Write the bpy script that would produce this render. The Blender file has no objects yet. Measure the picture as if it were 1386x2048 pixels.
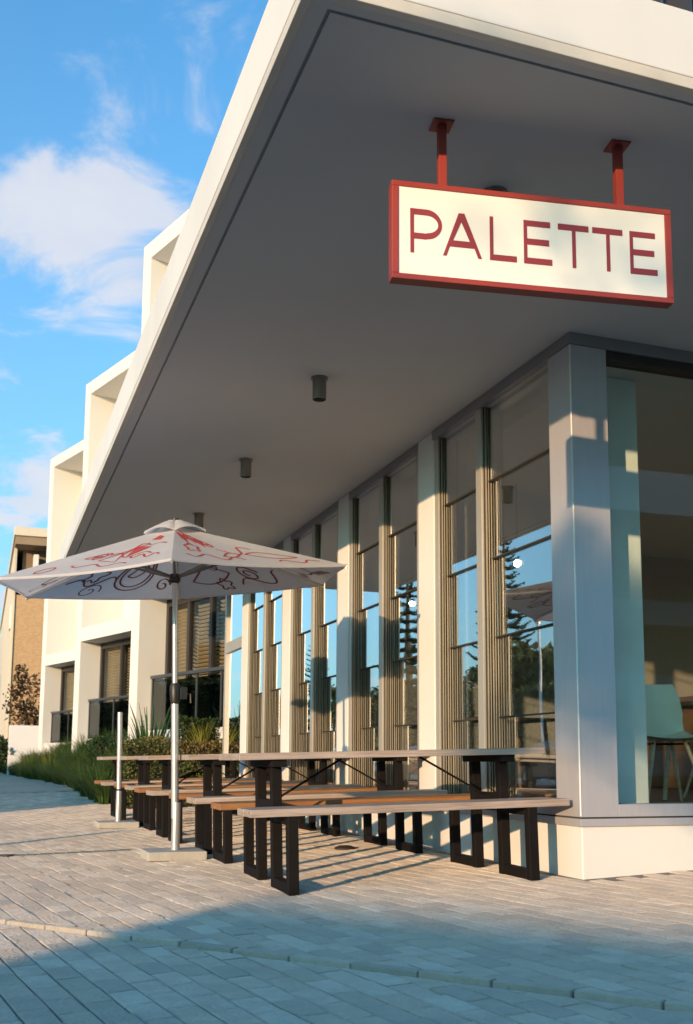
import bpy, bmesh, math, random
from mathutils import Vector, Matrix
R = math.radians
random.seed(7)
sc = bpy.context.scene
COL = sc.collection

# ------------------------------------------------------------------ camera
CAM_ROT = Matrix(((0.943, -0.049, -0.329), (-0.333, -0.123, -0.935), (0.006, 0.991, -0.132)))
CAM_LOC = Vector((-3.423, -5.458, 0.68))
FPX, PX0, PY0 = 2061.0, 693.0, 1249.0          # lens in pixels of the 1386 x 2048 frame
q = CAM_ROT.to_quaternion(); q.normalize()
CAM_ROT = q.to_matrix()
cam = bpy.data.cameras.new('camera')
cam_o = bpy.data.objects.new('camera', cam); COL.objects.link(cam_o)
cam_o.matrix_world = Matrix.Translation(CAM_LOC) @ CAM_ROT.to_4x4()
cam.sensor_fit = 'VERTICAL'; cam.sensor_height = 36.0; cam.sensor_width = 24.4
cam.lens = FPX / 2048 * 36.0
cam.shift_y = (PY0 - 1024) / 2048
cam.clip_start = 0.05; cam.clip_end = 3000
cam.dof.use_dof = True; cam.dof.focus_distance = 6.0; cam.dof.aperture_fstop = 5.0
sc.camera = cam_o

def pix_dir(u, v):
    return (CAM_ROT @ Vector((u - PX0, PY0 - v, -FPX))).normalized()
def project(p):
    c = CAM_ROT.transposed() @ (Vector(p) - CAM_LOC)
    if c.z > -0.05: return None
    return PX0 + FPX * c.x / -c.z, PY0 - FPX * c.y / -c.z

# ------------------------------------------------------------------ light
SUN_EL = R(9.0); SUN_AZ = R(42.0)               # light travels along (cos az, sin az), falling
SUN_TO = Vector((-math.cos(SUN_AZ) * math.cos(SUN_EL), -math.sin(SUN_AZ) * math.cos(SUN_EL), math.sin(SUN_EL)))
sl = bpy.data.lights.new('sun', 'SUN'); sl.energy = 2.85; sl.angle = R(0.55); sl.color = (1.0, 0.66, 0.37)
so = bpy.data.objects.new('sun', sl); COL.objects.link(so)
so.rotation_euler = SUN_TO.to_track_quat('Z', 'Y').to_euler(); so.location = SUN_TO * 60

w = bpy.data.worlds.new('World'); sc.world = w; w.use_nodes = True
nt = w.node_tree; N = nt.nodes; LK = nt.links
bg = N['Background']; bg.inputs[1].default_value = 0.15
sky = N.new('ShaderNodeTexSky'); sky.sky_type = 'NISHITA'; sky.sun_disc = False
sky.sun_elevation = SUN_EL; sky.sun_rotation = math.atan2(SUN_TO.x, SUN_TO.y)
sky.air_density = 1.0; sky.dust_density = 1.6; sky.ozone_density = 3.0
tint = N.new('ShaderNodeMix'); tint.data_type = 'RGBA'; tint.blend_type = 'MULTIPLY'
tint.inputs[0].default_value = 1.0
tint.inputs[7].default_value = (0.45, 1.18, 1.40, 1)
LK.new(sky.outputs[0], tint.inputs[6])
tc = N.new('ShaderNodeTexCoord')
def vmath(op, a, b=None):
    n = N.new('ShaderNodeVectorMath'); n.operation = op
    for i, x in enumerate((a, b)):
        if x is None: continue
        if hasattr(x, 'links'): LK.new(x, n.inputs[i])
        else: n.inputs[i].default_value = x
    return n
def fmath(op, a, b=None, clamp=False):
    n = N.new('ShaderNodeMath'); n.operation = op; n.use_clamp = clamp
    for i, x in enumerate((a, b)):
        if x is None: continue
        if hasattr(x, 'links'): LK.new(x, n.inputs[i])
        else: n.inputs[i].default_value = x
    return n.outputs[0]
DIR = tc.outputs['Generated']
sep = N.new('ShaderNodeSeparateXYZ'); LK.new(DIR, sep.inputs[0])
zz = fmath('ADD', fmath('MAXIMUM', sep.outputs[2], 0.0), 0.18)
comb = N.new('ShaderNodeCombineXYZ')
LK.new(fmath('DIVIDE', sep.outputs[0], zz), comb.inputs[0]); LK.new(fmath('DIVIDE', sep.outputs[1], zz), comb.inputs[1])
def noise(scale, detail, rough, off=(0, 0, 0), dist=0.0):
    a = vmath('ADD', comb.outputs[0], off)
    n = N.new('ShaderNodeTexNoise'); n.inputs['Scale'].default_value = scale; n.inputs['Detail'].default_value = detail
    n.inputs['Roughness'].default_value = rough; n.inputs['Distortion'].default_value = dist
    LK.new(a.outputs[0], n.inputs[0]); return n.outputs[0]
n1 = noise(1.1, 6, 0.55, (3.1, 0.7, 0), 0.4)
n2 = noise(4.8, 10, 0.58, (1.4, 5.2, 0), 0.5)
cover = fmath('ADD', fmath('MULTIPLY', n1, 0.47), fmath('MULTIPLY', n2, 0.95))
bias = None
# banks of cloud at their place in the sky: direction, half width (deg), weight
for (u, v, hw, wt) in ((150, 440, 4.2, .17), (245, 395, 2.6, .17), (70, 380, 2.6, .10), (235, 560, 3.2, .14), (110, 240, 2.6, .08), (165, 300, 1.5, .12),
                       (260, 660, 3.0, .14), (30, 970, 3.0, .18), (-160, 960, 6.0, .16)):
    d = pix_dir(u, v)
    dt = vmath('DOT_PRODUCT', DIR, tuple(d)).outputs['Value']
    t = fmath('DIVIDE', fmath('SUBTRACT', dt, math.cos(R(hw * 2.0))), 1 - math.cos(R(hw * 2.0)))
    t = fmath('MULTIPLY', fmath('POWER', fmath('MAXIMUM', t, 0.0), 1.6), wt)
    bias = t if bias is None else fmath('MAXIMUM', bias, t)
m = fmath('ADD', cover, bias)
mr = N.new('ShaderNodeMapRange'); mr.interpolation_type = 'SMOOTHERSTEP'
LK.new(m, mr.inputs[0]); mr.inputs[1].default_value = 0.765; mr.inputs[2].default_value = 1.0
mr.inputs[3].default_value = 0.0; mr.inputs[4].default_value = 0.85
ccol = N.new('ShaderNodeMix'); ccol.data_type = 'RGBA'
LK.new(noise(3.0, 5, 0.6, (9.2, 2.2, 0)), ccol.inputs[0])
ccol.inputs[6].default_value = (2.1, 2.25, 2.6, 1); ccol.inputs[7].default_value = (3.1, 3.0, 3.05, 1)
mix = N.new('ShaderNodeMix'); mix.data_type = 'RGBA'
hz = N.new('ShaderNodeMix'); hz.data_type = 'RGBA'          # pale air towards the horizon, all the way round
LK.new(fmath('MULTIPLY', fmath('POWER', fmath('SUBTRACT', 1.0, fmath('MAXIMUM', sep.outputs[2], 0.0), True), 2.0), 0.70), hz.inputs[0])
LK.new(tint.outputs[2], hz.inputs[6]); hz.inputs[7].default_value = (1.75, 2.4, 2.6, 1)
LK.new(mr.outputs[0], mix.inputs[0]); LK.new(hz.outputs[2], mix.inputs[6]); LK.new(ccol.outputs[2], mix.inputs[7])
LK.new(mix.outputs[2], bg.inputs[0])

vs = sc.view_settings
vs.view_transform = 'Standard'; vs.look = 'None'; vs.gamma = 1.0; vs.use_curve_mapping = False
vs.exposure = 1.04
sc.cycles.use_denoising = True
sc.cycles.max_bounces = 10; sc.cycles.transparent_max_bounces = 24
sc.cycles.sample_clamp_indirect = 8.0

# ------------------------------------------------------------------ helpers
def tag(o, label=None, cat=None, group=None, kind=None):
    if label: o['label'] = label
    if cat: o['category'] = cat
    if group: o['group'] = group
    if kind: o['kind'] = kind
    return o
def empty(name, loc=(0, 0, 0), rz=0.0, **k):
    o = bpy.data.objects.new(name, None); o.empty_display_size = 0.2
    COL.objects.link(o); o.location = loc; o.rotation_euler = (0, 0, rz)
    return tag(o, **k)
def link(name, me, parent=None, loc=None, rot=None, **k):
    o = bpy.data.objects.new(name, me); COL.objects.link(o)
    if parent is not None: o.parent = parent
    if loc is not None: o.location = loc
    if rot is not None: o.rotation_euler = rot
    return tag(o, **k)
def copy_tree(o, parent=None):
    c = o.copy(); COL.objects.link(c); c.parent = parent
    for ch in list(o.children): copy_tree(ch, c)
    return c

class MB:
    """collects vertices and faces of one mesh"""
    def __init__(s): s.v = []; s.f = []; s.mi = []; s.cur = 0
    def face(s, pts):
        b = len(s.v); s.v += [tuple(p) for p in pts]; s.f.append(tuple(range(b, b + len(pts)))); s.mi.append(s.cur)
    def box(s, x0, x1, y0, y1, z0, z1, M=None):
        b = len(s.v)
        P = [(x, y, z) for x in (x0, x1) for y in (y0, y1) for z in (z0, z1)]
        s.v += [tuple(M @ Vector(p)) for p in P] if M is not None else P
        for f in ((0, 1, 3, 2), (4, 6, 7, 5), (0, 4, 5, 1), (2, 3, 7, 6), (0, 2, 6, 4), (1, 5, 7, 3)):
            s.f.append(tuple(b + i for i in f)); s.mi.append(s.cur)
        return s
    def bar(s, a, b_, w, h=None, up=(0, 0, 1)):
        a, b_ = Vector(a), Vector(b_); d = b_ - a; L = d.length; d.normalize()
        u = Vector(up)
        if abs(d.dot(u)) > 0.98: u = Vector((1, 0, 0))
        x = d.cross(u).normalized(); z = x.cross(d).normalized()
        M = Matrix.Translation(a) @ Matrix((x, d, z)).transposed().to_4x4()
        h = w if h is None else h
        return s.box(-w / 2, w / 2, 0, L, -h / 2, h / 2, M)
    def tube(s, pts, r, n=10, caps=True):
        pts = [Vector(p) for p in pts]
        rs = r if isinstance(r, (list, tuple)) else [r] * len(pts)
        rings = []
        for i, p in enumerate(pts):
            d = (pts[min(i + 1, len(pts) - 1)] - pts[max(i - 1, 0)]).normalized()
            u = Vector((1, 0, 0)) if abs(d.z) > 0.9 else Vector((0, 0, 1))
            x = d.cross(u).normalized(); y = d.cross(x).normalized()
            b = len(s.v)
            for k in range(n):
                a = 2 * math.pi * k / n
                s.v.append(tuple(p + x * (rs[i] * math.cos(a)) + y * (rs[i] * math.sin(a))))
            rings.append(b)
        for i in range(len(rings) - 1):
            for k in range(n):
                s.f.append((rings[i] + k, rings[i] + (k + 1) % n, rings[i + 1] + (k + 1) % n, rings[i + 1] + k)); s.mi.append(s.cur)
        if caps:
            s.f.append(tuple(rings[0] + k for k in range(n))); s.mi.append(s.cur)
            s.f.append(tuple(rings[-1] + k for k in reversed(range(n)))); s.mi.append(s.cur)
        return s
    def prism(s, poly, z0, z1, M=None):
        """vertical prism from a counter-clockwise xy outline"""
        n = len(poly); b = len(s.v)
        P = [(x, y, z0) for x, y in poly] + [(x, y, z1) for x, y in poly]
        s.v += [tuple(M @ Vector(p)) for p in P] if M is not None else P
        s.f.append(tuple(b + i for i in reversed(range(n)))); s.mi.append(s.cur)
        s.f.append(tuple(b + n + i for i in range(n))); s.mi.append(s.cur)
        for i in range(n):
            j = (i + 1) % n
            s.f.append((b + i, b + j, b + n + j, b + n + i)); s.mi.append(s.cur)
        return s
    def mesh(s, name, mats, bevel=0.0, segs=2, smooth=False):
        me = bpy.data.meshes.new(name); me.from_pydata(s.v, [], s.f)
        mats = mats if isinstance(mats, (list, tuple)) else [mats]
        for m_ in mats: me.materials.append(m_)
        if len(mats) > 1: me.polygons.foreach_set('material_index', s.mi)
        bm = bmesh.new(); bm.from_mesh(me)
        bmesh.ops.recalc_face_normals(bm, faces=bm.faces)
        if bevel > 0:
            ed = [e for e in bm.edges if len(e.link_faces) == 2 and e.calc_face_angle(0) > 0.6]
            bmesh.ops.bevel(bm, geom=ed, offset=bevel, segments=segs, profile=0.6, affect='EDGES', clamp_overlap=True)
        bm.to_mesh(me); bm.free()
        if smooth:
            me.polygons.foreach_set('use_smooth', [True] * len(me.polygons))
            try: me.set_sharp_from_angle(angle=R(38))
            except Exception: pass
        me.update(); return me
    def build(s, name, mats, parent=None, bevel=0.0, segs=2, smooth=False, loc=None, rot=None, **k):
        return link(name, s.mesh(name, mats, bevel, segs, smooth), parent, loc, rot, **k)
def boxo(name, b, mat, parent=None, bevel=0.0, **k):
    return MB().box(*b).build(name, mat, parent, bevel, **k)

# ------------------------------------------------------------------ materials
def nodes(name):
    m_ = bpy.data.materials.new(name); m_.use_nodes = True
    t = m_.node_tree; return m_, t.nodes, t.links, t.nodes['Principled BSDF']
def pm(name, col, rough=0.6, metal=0.0, var=0.12, scale=3.0, bump=0.0, bscale=80.0, spec=0.5, col2=None, stretch=(1, 1, 1), rnd=0.0, detail=5, trans=0.0):
    m_, n, l, p = nodes(name)
    t = n.new('ShaderNodeTexCoord'); mp = n.new('ShaderNodeMapping'); l.new(t.outputs['Object'], mp.inputs[0]); mp.inputs['Scale'].default_value = stretch
    oi = n.new('ShaderNodeObjectInfo')
    ad = n.new('ShaderNodeVectorMath'); ad.operation = 'ADD'; l.new(mp.outputs[0], ad.inputs[0])
    sc_ = n.new('ShaderNodeMath'); sc_.operation = 'MULTIPLY'; l.new(oi.outputs['Random'], sc_.inputs[0]); sc_.inputs[1].default_value = 37.0
    l.new(sc_.outputs[0], ad.inputs[1])
    nz = n.new('ShaderNodeTexNoise'); nz.inputs['Scale'].default_value = scale; nz.inputs['Detail'].default_value = detail; nz.inputs['Roughness'].default_value = 0.6
    l.new(ad.outputs[0], nz.inputs[0])
    c2 = col2 if col2 else tuple(c * (1 - var) for c in col)
    mx = n.new('ShaderNodeMix'); mx.data_type = 'RGBA'
    mr_ = n.new('ShaderNodeMapRange'); l.new(nz.outputs[0], mr_.inputs[0]); mr_.inputs[1].default_value = 0.3; mr_.inputs[2].default_value = 0.7
    l.new(mr_.outputs[0], mx.inputs[0]); mx.inputs[6].default_value = (*col, 1); mx.inputs[7].default_value = (*c2, 1)
    out = mx.outputs[2]
    if rnd:
        gm = n.new('ShaderNodeNewGeometry')
        a2 = n.new('ShaderNodeMath'); a2.operation = 'ADD'; l.new(oi.outputs['Random'], a2.inputs[0]); l.new(gm.outputs['Random Per Island'], a2.inputs[1])
        fr = n.new('ShaderNodeMath'); fr.operation = 'FRACT'; l.new(a2.outputs[0], fr.inputs[0])
        mr2 = n.new('ShaderNodeMapRange'); l.new(fr.outputs[0], mr2.inputs[0]); mr2.inputs[3].default_value = 1 - rnd; mr2.inputs[4].default_value = 1 + rnd
        hs = n.new('ShaderNodeHueSaturation'); l.new(mr2.outputs[0], hs.inputs['Value']); l.new(out, hs.inputs['Color']); out = hs.outputs[0]
    l.new(out, p.inputs['Base Color'])
    p.inputs['Roughness'].default_value = rough; p.inputs['Metallic'].default_value = metal
    p.inputs['Specular IOR Level'].default_value = spec
    if bump:
        nb = n.new('ShaderNodeTexNoise'); nb.inputs['Scale'].default_value = bscale; nb.inputs['Detail'].default_value = 4
        l.new(ad.outputs[0], nb.inputs[0])
        bp = n.new('ShaderNodeBump'); bp.inputs['Strength'].default_value = bump; bp.inputs['Distance'].default_value = 0.01
        l.new(nb.outputs[0], bp.inputs['Height']); l.new(bp.outputs[0], p.inputs['Normal'])
    if trans:
        tr = n.new('ShaderNodeBsdfTranslucent'); l.new(out, tr.inputs[0])
        ms = n.new('ShaderNodeMixShader'); ms.inputs[0].default_value = trans
        l.new(p.outputs[0], ms.inputs[1]); l.new(tr.outputs[0], ms.inputs[2]); l.new(ms.outputs[0], n['Material Output'].inputs[0])
    return m_
def glass(name, tintc=(0.94, 0.965, 0.95), ior=1.5, boost=1.0):
    m_, n, l, p = nodes(name); n.remove(p)
    tr = n.new('ShaderNodeBsdfTransparent'); tr.inputs[0].default_value = (*tintc, 1)
    gl = n.new('ShaderNodeBsdfGlossy'); gl.inputs['Roughness'].default_value = 0.0; gl.inputs[0].default_value = (0.96, 0.98, 1, 1)
    fr = n.new('ShaderNodeFresnel'); ge = n.new('ShaderNodeNewGeometry'); im = n.new('ShaderNodeMix'); im.data_type = 'FLOAT'
    l.new(ge.outputs['Backfacing'], im.inputs[0]); im.inputs[2].default_value = ior; im.inputs[3].default_value = 1.0 / ior; l.new(im.outputs[0], fr.inputs[0])
    mu = n.new('ShaderNodeMath'); mu.operation = 'MULTIPLY'; mu.use_clamp = True; mu.inputs[1].default_value = boost
    l.new(fr.outputs[0], mu.inputs[0])
    t = n.new('ShaderNodeTexCoord'); nb = n.new('ShaderNodeTexNoise'); nb.inputs['Scale'].default_value = 1.3
    l.new(t.outputs['Object'], nb.inputs[0])
    bp = n.new('ShaderNodeBump'); bp.inputs['Strength'].default_value = 0.03; bp.inputs['Distance'].default_value = 0.02
    l.new(nb.outputs[0], bp.inputs['Height']); l.new(bp.outputs[0], gl.inputs['Normal'])
    mx = n.new('ShaderNodeMixShader'); l.new(mu.outputs[0], mx.inputs[0]); l.new(tr.outputs[0], mx.inputs[1]); l.new(gl.outputs[0], mx.inputs[2])
    l.new(mx.outputs[0], n['Material Output'].inputs[0]); return m_
def emit(name, col, st):
    m_, n, l, p = nodes(name); p.inputs['Base Color'].default_value = (*col, 1)
    p.inputs['Emission Color'].default_value = (*col, 1); p.inputs['Emission Strength'].default_value = st; return m_

WHITE = pm('white_render', (0.72, 0.71, 0.70), 0.75, var=0.07, scale=0.9, bump=0.12, bscale=90)
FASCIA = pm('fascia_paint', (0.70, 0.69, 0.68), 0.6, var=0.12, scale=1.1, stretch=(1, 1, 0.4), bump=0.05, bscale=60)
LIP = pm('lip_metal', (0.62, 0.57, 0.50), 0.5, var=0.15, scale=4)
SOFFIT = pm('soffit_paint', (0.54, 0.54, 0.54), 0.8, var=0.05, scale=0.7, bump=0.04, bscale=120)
DARKGAP = pm('shadow_gap', (0.05, 0.05, 0.05), 0.9)
SILVER = pm('brushed_aluminium', (0.58, 0.56, 0.60), 0.42, metal=0.45, var=0.06, scale=5, stretch=(6, 6, 0.5))
HEADM = pm('dark_silver_header', (0.30, 0.29, 0.30), 0.45, metal=0.4, var=0.06)
ALU = pm('anodised_aluminium', (0.52, 0.49, 0.44), 0.42, metal=0.45, var=0.08, scale=6, stretch=(4, 4, 0.4))
TRACK = pm('track_aluminium', (0.20, 0.175, 0.135), 0.45, metal=0.4, var=0.1, scale=6)
DKALU = pm('dark_track', (0.04, 0.035, 0.03), 0.7)
GLASS = glass('window_glass', boost=4.5)
FGLASS = glass('front_glass', (0.925, 0.96, 0.945), boost=0.55)
INWALL = pm('interior_wall_paint', (0.36, 0.31, 0.25), 0.8, var=0.06)
INCEIL = pm('interior_ceiling_paint', (0.55, 0.54, 0.50), 0.8, var=0.04)
INFLOOR = pm('interior_floor_timber', (0.10, 0.065, 0.04), 0.45, var=0.4, scale=4, stretch=(1, 9, 1))
COLPAINT = pm('interior_column_paint', (0.74, 0.76, 0.72), 0.6)
RED = pm('red_powder_coat', (0.32, 0.042, 0.030), 0.45, var=0.08)
REDPRINT = pm('red_lettering', (0.27, 0.033, 0.042), 0.5, var=0.05)
SIGNWHITE = pm('sign_face_white', (0.80, 0.78, 0.74), 0.5, var=0.03)
STEEL = pm('dark_brown_steel', (0.008, 0.006, 0.006), 0.75, spec=0.2, var=0.35, scale=14, bump=0.1, bscale=160)
POLE = pm('pole_aluminium', (0.60, 0.60, 0.60), 0.35, metal=0.6, var=0.08)
BLACKP = pm('black_plastic', (0.02, 0.02, 0.02), 0.45)
CONC = pm('pale_concrete', (0.50, 0.47, 0.42), 0.85, var=0.25, scale=9, bump=0.4, bscale=70)
def wood(name, a, b, rough=0.7):
    m_, n, l, p = nodes(name)
    t = n.new('ShaderNodeTexCoord'); oi = n.new('ShaderNodeObjectInfo')
    mp = n.new('ShaderNodeMapping'); l.new(t.outputs['Object'], mp.inputs[0]); mp.inputs['Scale'].default_value = (0.7, 9, 16)
    av = n.new('ShaderNodeVectorMath'); av.operation = 'ADD'; l.new(mp.outputs[0], av.inputs[0])
    mm = n.new('ShaderNodeMath'); mm.operation = 'MULTIPLY'; mm.inputs[1].default_value = 53.0; l.new(oi.outputs['Random'], mm.inputs[0]); l.new(mm.outputs[0], av.inputs[1])
    nz = n.new('ShaderNodeTexNoise'); nz.inputs['Scale'].default_value = 3.0; nz.inputs['Detail'].default_value = 8; nz.inputs['Roughness'].default_value = 0.65; nz.inputs['Distortion'].default_value = 0.8
    l.new(av.outputs[0], nz.inputs[0])
    rp = n.new('ShaderNodeValToRGB'); l.new(nz.outputs[0], rp.inputs[0])
    e = rp.color_ramp.elements; e[0].position = 0.3; e[0].color = (*b, 1); e[1].position = 0.68; e[1].color = (*a, 1)
    n2_ = n.new('ShaderNodeTexNoise'); n2_.inputs['Scale'].default_value = 2.2; n2_.inputs['Detail'].default_value = 3
    l.new(t.outputs['Object'], n2_.inputs[0])
    mr_ = n.new('ShaderNodeMapRange'); l.new(n2_.outputs[0], mr_.inputs[0]); mr_.inputs[3].default_value = 0.72; mr_.inputs[4].default_value = 1.22
    hs = n.new('ShaderNodeHueSaturation'); l.new(rp.outputs[0], hs.inputs['Color']); l.new(mr_.outputs[0], hs.inputs['Value'])
    l.new(hs.outputs[0], p.inputs['Base Color']); p.inputs['Roughness'].default_value = rough
    bp = n.new('ShaderNodeBump'); bp.inputs['Strength'].default_value = 0.35; bp.inputs['Distance'].default_value = 0.004; l.new(nz.outputs[0], bp.inputs['Height']); l.new(bp.outputs[0], p.inputs['Normal'])
    return m_
WOODA = wood('weathered_timber', (0.47, 0.38, 0.33), (0.22, 0.165, 0.14))
WOODB = wood('oiled_timber', (0.40, 0.19, 0.07), (0.17, 0.07, 0.03))
LEGWOOD = wood('pale_chair_timber', (0.55, 0.40, 0.22), (0.38, 0.25, 0.13), 0.5)

# ------------------------------------------------------------------ terrain
SL = 0.027
def sstep(a, b, t):
    t = max(0.0, min(1.0, (t - a) / (b - a))); return t * t * (3 - 2 * t)
E0 = Vector((-3.293, -0.032)); E1 = Vector((-1.373, -2.777))
ED = (E1 - E0).normalized(); EN = Vector((ED.y, -ED.x))      # EN points to the near, lower side
if EN.dot(Vector((CAM_LOC.x, CAM_LOC.y)) - E0) < 0: EN = -EN
def edge_side(x, y): return (Vector((x, y)) - E0).dot(EN)
def terr(x, y, step=True):
    if x <= 0: z = SL * max(x, -5.5)
    else: z = 0.042 * min(x, 6.0)
    z += 0.20 * sstep(9.5, 18.0, y)
    if step and edge_side(x, y) > 0: z -= 0.015
    return z

def paving_mat(name, base, dark):
    m_, n, l, p = nodes(name)
    t = n.new('ShaderNodeTexCoord'); g = n.new('ShaderNodeNewGeometry'); oi = n.new('ShaderNodeObjectInfo')
    a2 = n.new('ShaderNodeMath'); a2.operation = 'ADD'; l.new(oi.outputs['Random'], a2.inputs[0]); l.new(g.outputs['Random Per Island'], a2.inputs[1])
    fr = n.new('ShaderNodeMath'); fr.operation = 'FRACT'; l.new(a2.outputs[0], fr.inputs[0])
    rp = n.new('ShaderNodeValToRGB'); l.new(fr.outputs[0], rp.inputs[0])
    e = rp.color_ramp.elements; e[0].position = 0.0; e[0].color = (*[c * 0.80 for c in base], 1); e[1].position = 1.0; e[1].color = (*[c * 1.14 for c in base], 1)
    x = rp.color_ramp.elements.new(0.5); x.color = (base[0] * 1.02, base[1] * 0.96, base[2] * 0.90, 1)
    nz = n.new('ShaderNodeTexNoise'); nz.inputs['Scale'].default_value = 7.0; nz.inputs['Detail'].default_value = 8; nz.inputs['Roughness'].default_value = 0.7
    l.new(g.outputs['Position'], nz.inputs[0])
    nb = n.new('ShaderNodeTexNoise'); nb.inputs['Scale'].default_value = 0.55; nb.inputs['Detail'].default_value = 4
    l.new(g.outputs['Position'], nb.inputs[0])
    ad = n.new('ShaderNodeMath'); ad.operation = 'ADD'; l.new(nz.outputs[0], ad.inputs[0]); l.new(nb.outputs[0], ad.inputs[1])
    mr_ = n.new('ShaderNodeMapRange'); l.new(ad.outputs[0], mr_.inputs[0]); mr_.inputs[1].default_value = 0.86; mr_.inputs[2].default_value = 1.2
    mx = n.new('ShaderNodeMix'); mx.data_type = 'RGBA'; l.new(mr_.outputs[0], mx.inputs[0]); l.new(rp.outputs[0], mx.inputs[6]); mx.inputs[7].default_value = (*dark, 1)
    mf = n.new('ShaderNodeMath'); mf.operation = 'MULTIPLY'; l.new(mr_.outputs[0], mf.inputs[0]); mf.inputs[1].default_value = 0.6; l.new(mf.outputs[0], mx.inputs[0])
    l.new(mx.outputs[2], p.inputs['Base Color']); p.inputs['Roughness'].default_value = 0.85; p.inputs['Specular IOR Level'].default_value = 0.3; p.inputs['Diffuse Roughness'].default_value = 1.0
    b2 = n.new('ShaderNodeTexNoise'); b2.inputs['Scale'].default_value = 55.0; b2.inputs['Detail'].default_value = 5; l.new(g.outputs['Position'], b2.inputs[0])
    bp = n.new('ShaderNodeBump'); bp.inputs['Strength'].default_value = 1.0; bp.inputs['Distance'].default_value = 0.009; l.new(b2.outputs[0], bp.inputs['Height']); l.new(bp.outputs[0], p.inputs['Normal'])
    return m_
PAVER = paving_mat('clay_paver', (0.46, 0.41, 0.37), (0.30, 0.26, 0.235))
EDGING = paving_mat('pale_edging_stone', (0.42, 0.385, 0.345), (0.28, 0.25, 0.22))
BED = pm('joint_sand', (0.22, 0.195, 0.17), 0.95, var=0.4, scale=12)
FOOTP = paving_mat('far_paving', (0.38, 0.35, 0.32), (0.25, 0.22, 0.20))
ASPH = pm('asphalt', (0.055, 0.055, 0.056), 0.9, var=0.3, scale=30, bump=0.3, bscale=200)
TURF = pm('verge_turf', (0.10, 0.115, 0.04), 0.95, var=0.4, scale=1.5, col2=(0.20, 0.17, 0.07))
SOIL = pm('mulch_soil', (0.06, 0.045, 0.03), 0.95, var=0.5, scale=8, bump=0.8, bscale=25)

def sheet(name, xs, ys, zf, mat, **k):
    b = MB(); nx = len(xs)
    for y in ys:
        for x in xs: b.v.append((x, y, zf(x, y)))
    for j in range(len(ys) - 1):
        for i in range(nx - 1):
            b.f.append((j * nx + i, j * nx + i + 1, (j + 1) * nx + i + 1, (j + 1) * nx + i)); b.mi.append(0)
    return b.build(name, mat, **k)
def rng(a, b, n): return [a + (b - a) * i / (n - 1) for i in range(n)]
sheet('ground', [-900, -300, -100, -40, -28, -21, 12, 40, 120, 400, 900], [-900, -300, -100, -40, -10, 20, 60, 120, 300, 1200],
      lambda x, y: -0.42, TURF, kind='structure')
sheet('road', [-15.4, -6.9], rng(-120, 300, 22), lambda x, y: -0.28 + 0.20 * sstep(9.5, 18, y), ASPH, kind='structure')
mk = MB()
for i in range(-10, 40):
    mk.box(-11.2, -11.1, i * 6.0, i * 6.0 + 2.4, -0.28 + 0.20 * sstep(9.5, 18, i * 6.0 + 1) + 0.004, -0.28 + 0.20 * sstep(9.5, 18, i * 6.0 + 1) + 0.008)
mk.build('road_marking', pm('road_paint', (0.75, 0.74, 0.70), 0.7, var=0.25, scale=20), kind='structure')
kb = MB()
for (x0, x1) in ((-6.95, -6.75), (-15.55, -15.35)):
    for j in range(60):
        y0 = -60 + j * 3.0; z = 0.20 * sstep(9.5, 18, y0 + 1.5)
        kb.box(x0, x1, y0, y0 + 2.985, -0.5 + z, -0.155 + z)
kb.build('kerb', CONC, bevel=0.02, kind='structure')
sheet('far_footpath', [-18.5, -15.5], rng(-60, 120, 20), lambda x, y: -0.17 + 0.2 * sstep(9.5, 18, y), FOOTP, kind='structure')
sheet('sand_bank', [-60, -34, -27, -21.5, -18.5], rng(-10, 130, 16), lambda x, y: -0.2 + (0 if x > -19 else (0.5 if x > -22 else (2.0 if x > -28 else 3.0))) * sstep(8, 30, y), TURF, kind='structure')

JD = 0.007                                      # joints are filled to 7 mm below the paver faces
def clip(poly, o, n_):
    out = []
    for i in range(len(poly)):
        a, c = poly[i], poly[(i + 1) % len(poly)]
        da, dc = (a - o).dot(n_), (c - o).dot(n_)
        if da <= 0: out.append(a)
        if da * dc < 0: out.append(a + (c - a) * (da / (da - dc)))
    return out
bm0 = MB()
for (xa, xb) in ((-6.76, -5.5), (-5.5, 0.0), (0.0, 6.0), (6.0, 7.5)):
    for sg, low in ((1, 0.015), (-1, 0.0)):
        Q = clip([Vector((xa, -12)), Vector((xb, -12)), Vector((xb, 5.6)), Vector((xa, 5.6))], E0, EN * -sg)
        if len(Q) > 2: bm0.face([(p.x, p.y, terr(p.x, p.y, False) - low - JD) for p in Q])
ys_ = rng(5.6, 62, 90)
for (xa, xb) in ((-6.76, -5.5), (-5.5, 0.0), (0.0, 6.0), (6.0, 7.5)):
    for j in range(len(ys_) - 1):
        bm0.face([(x, y, terr(x, y, False) - JD) for x, y in ((xa, ys_[j]), (xb, ys_[j]), (xb, ys_[j + 1]), (xa, ys_[j + 1]))])
pave = bm0.build('pavement', BED, kind='structure')
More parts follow.
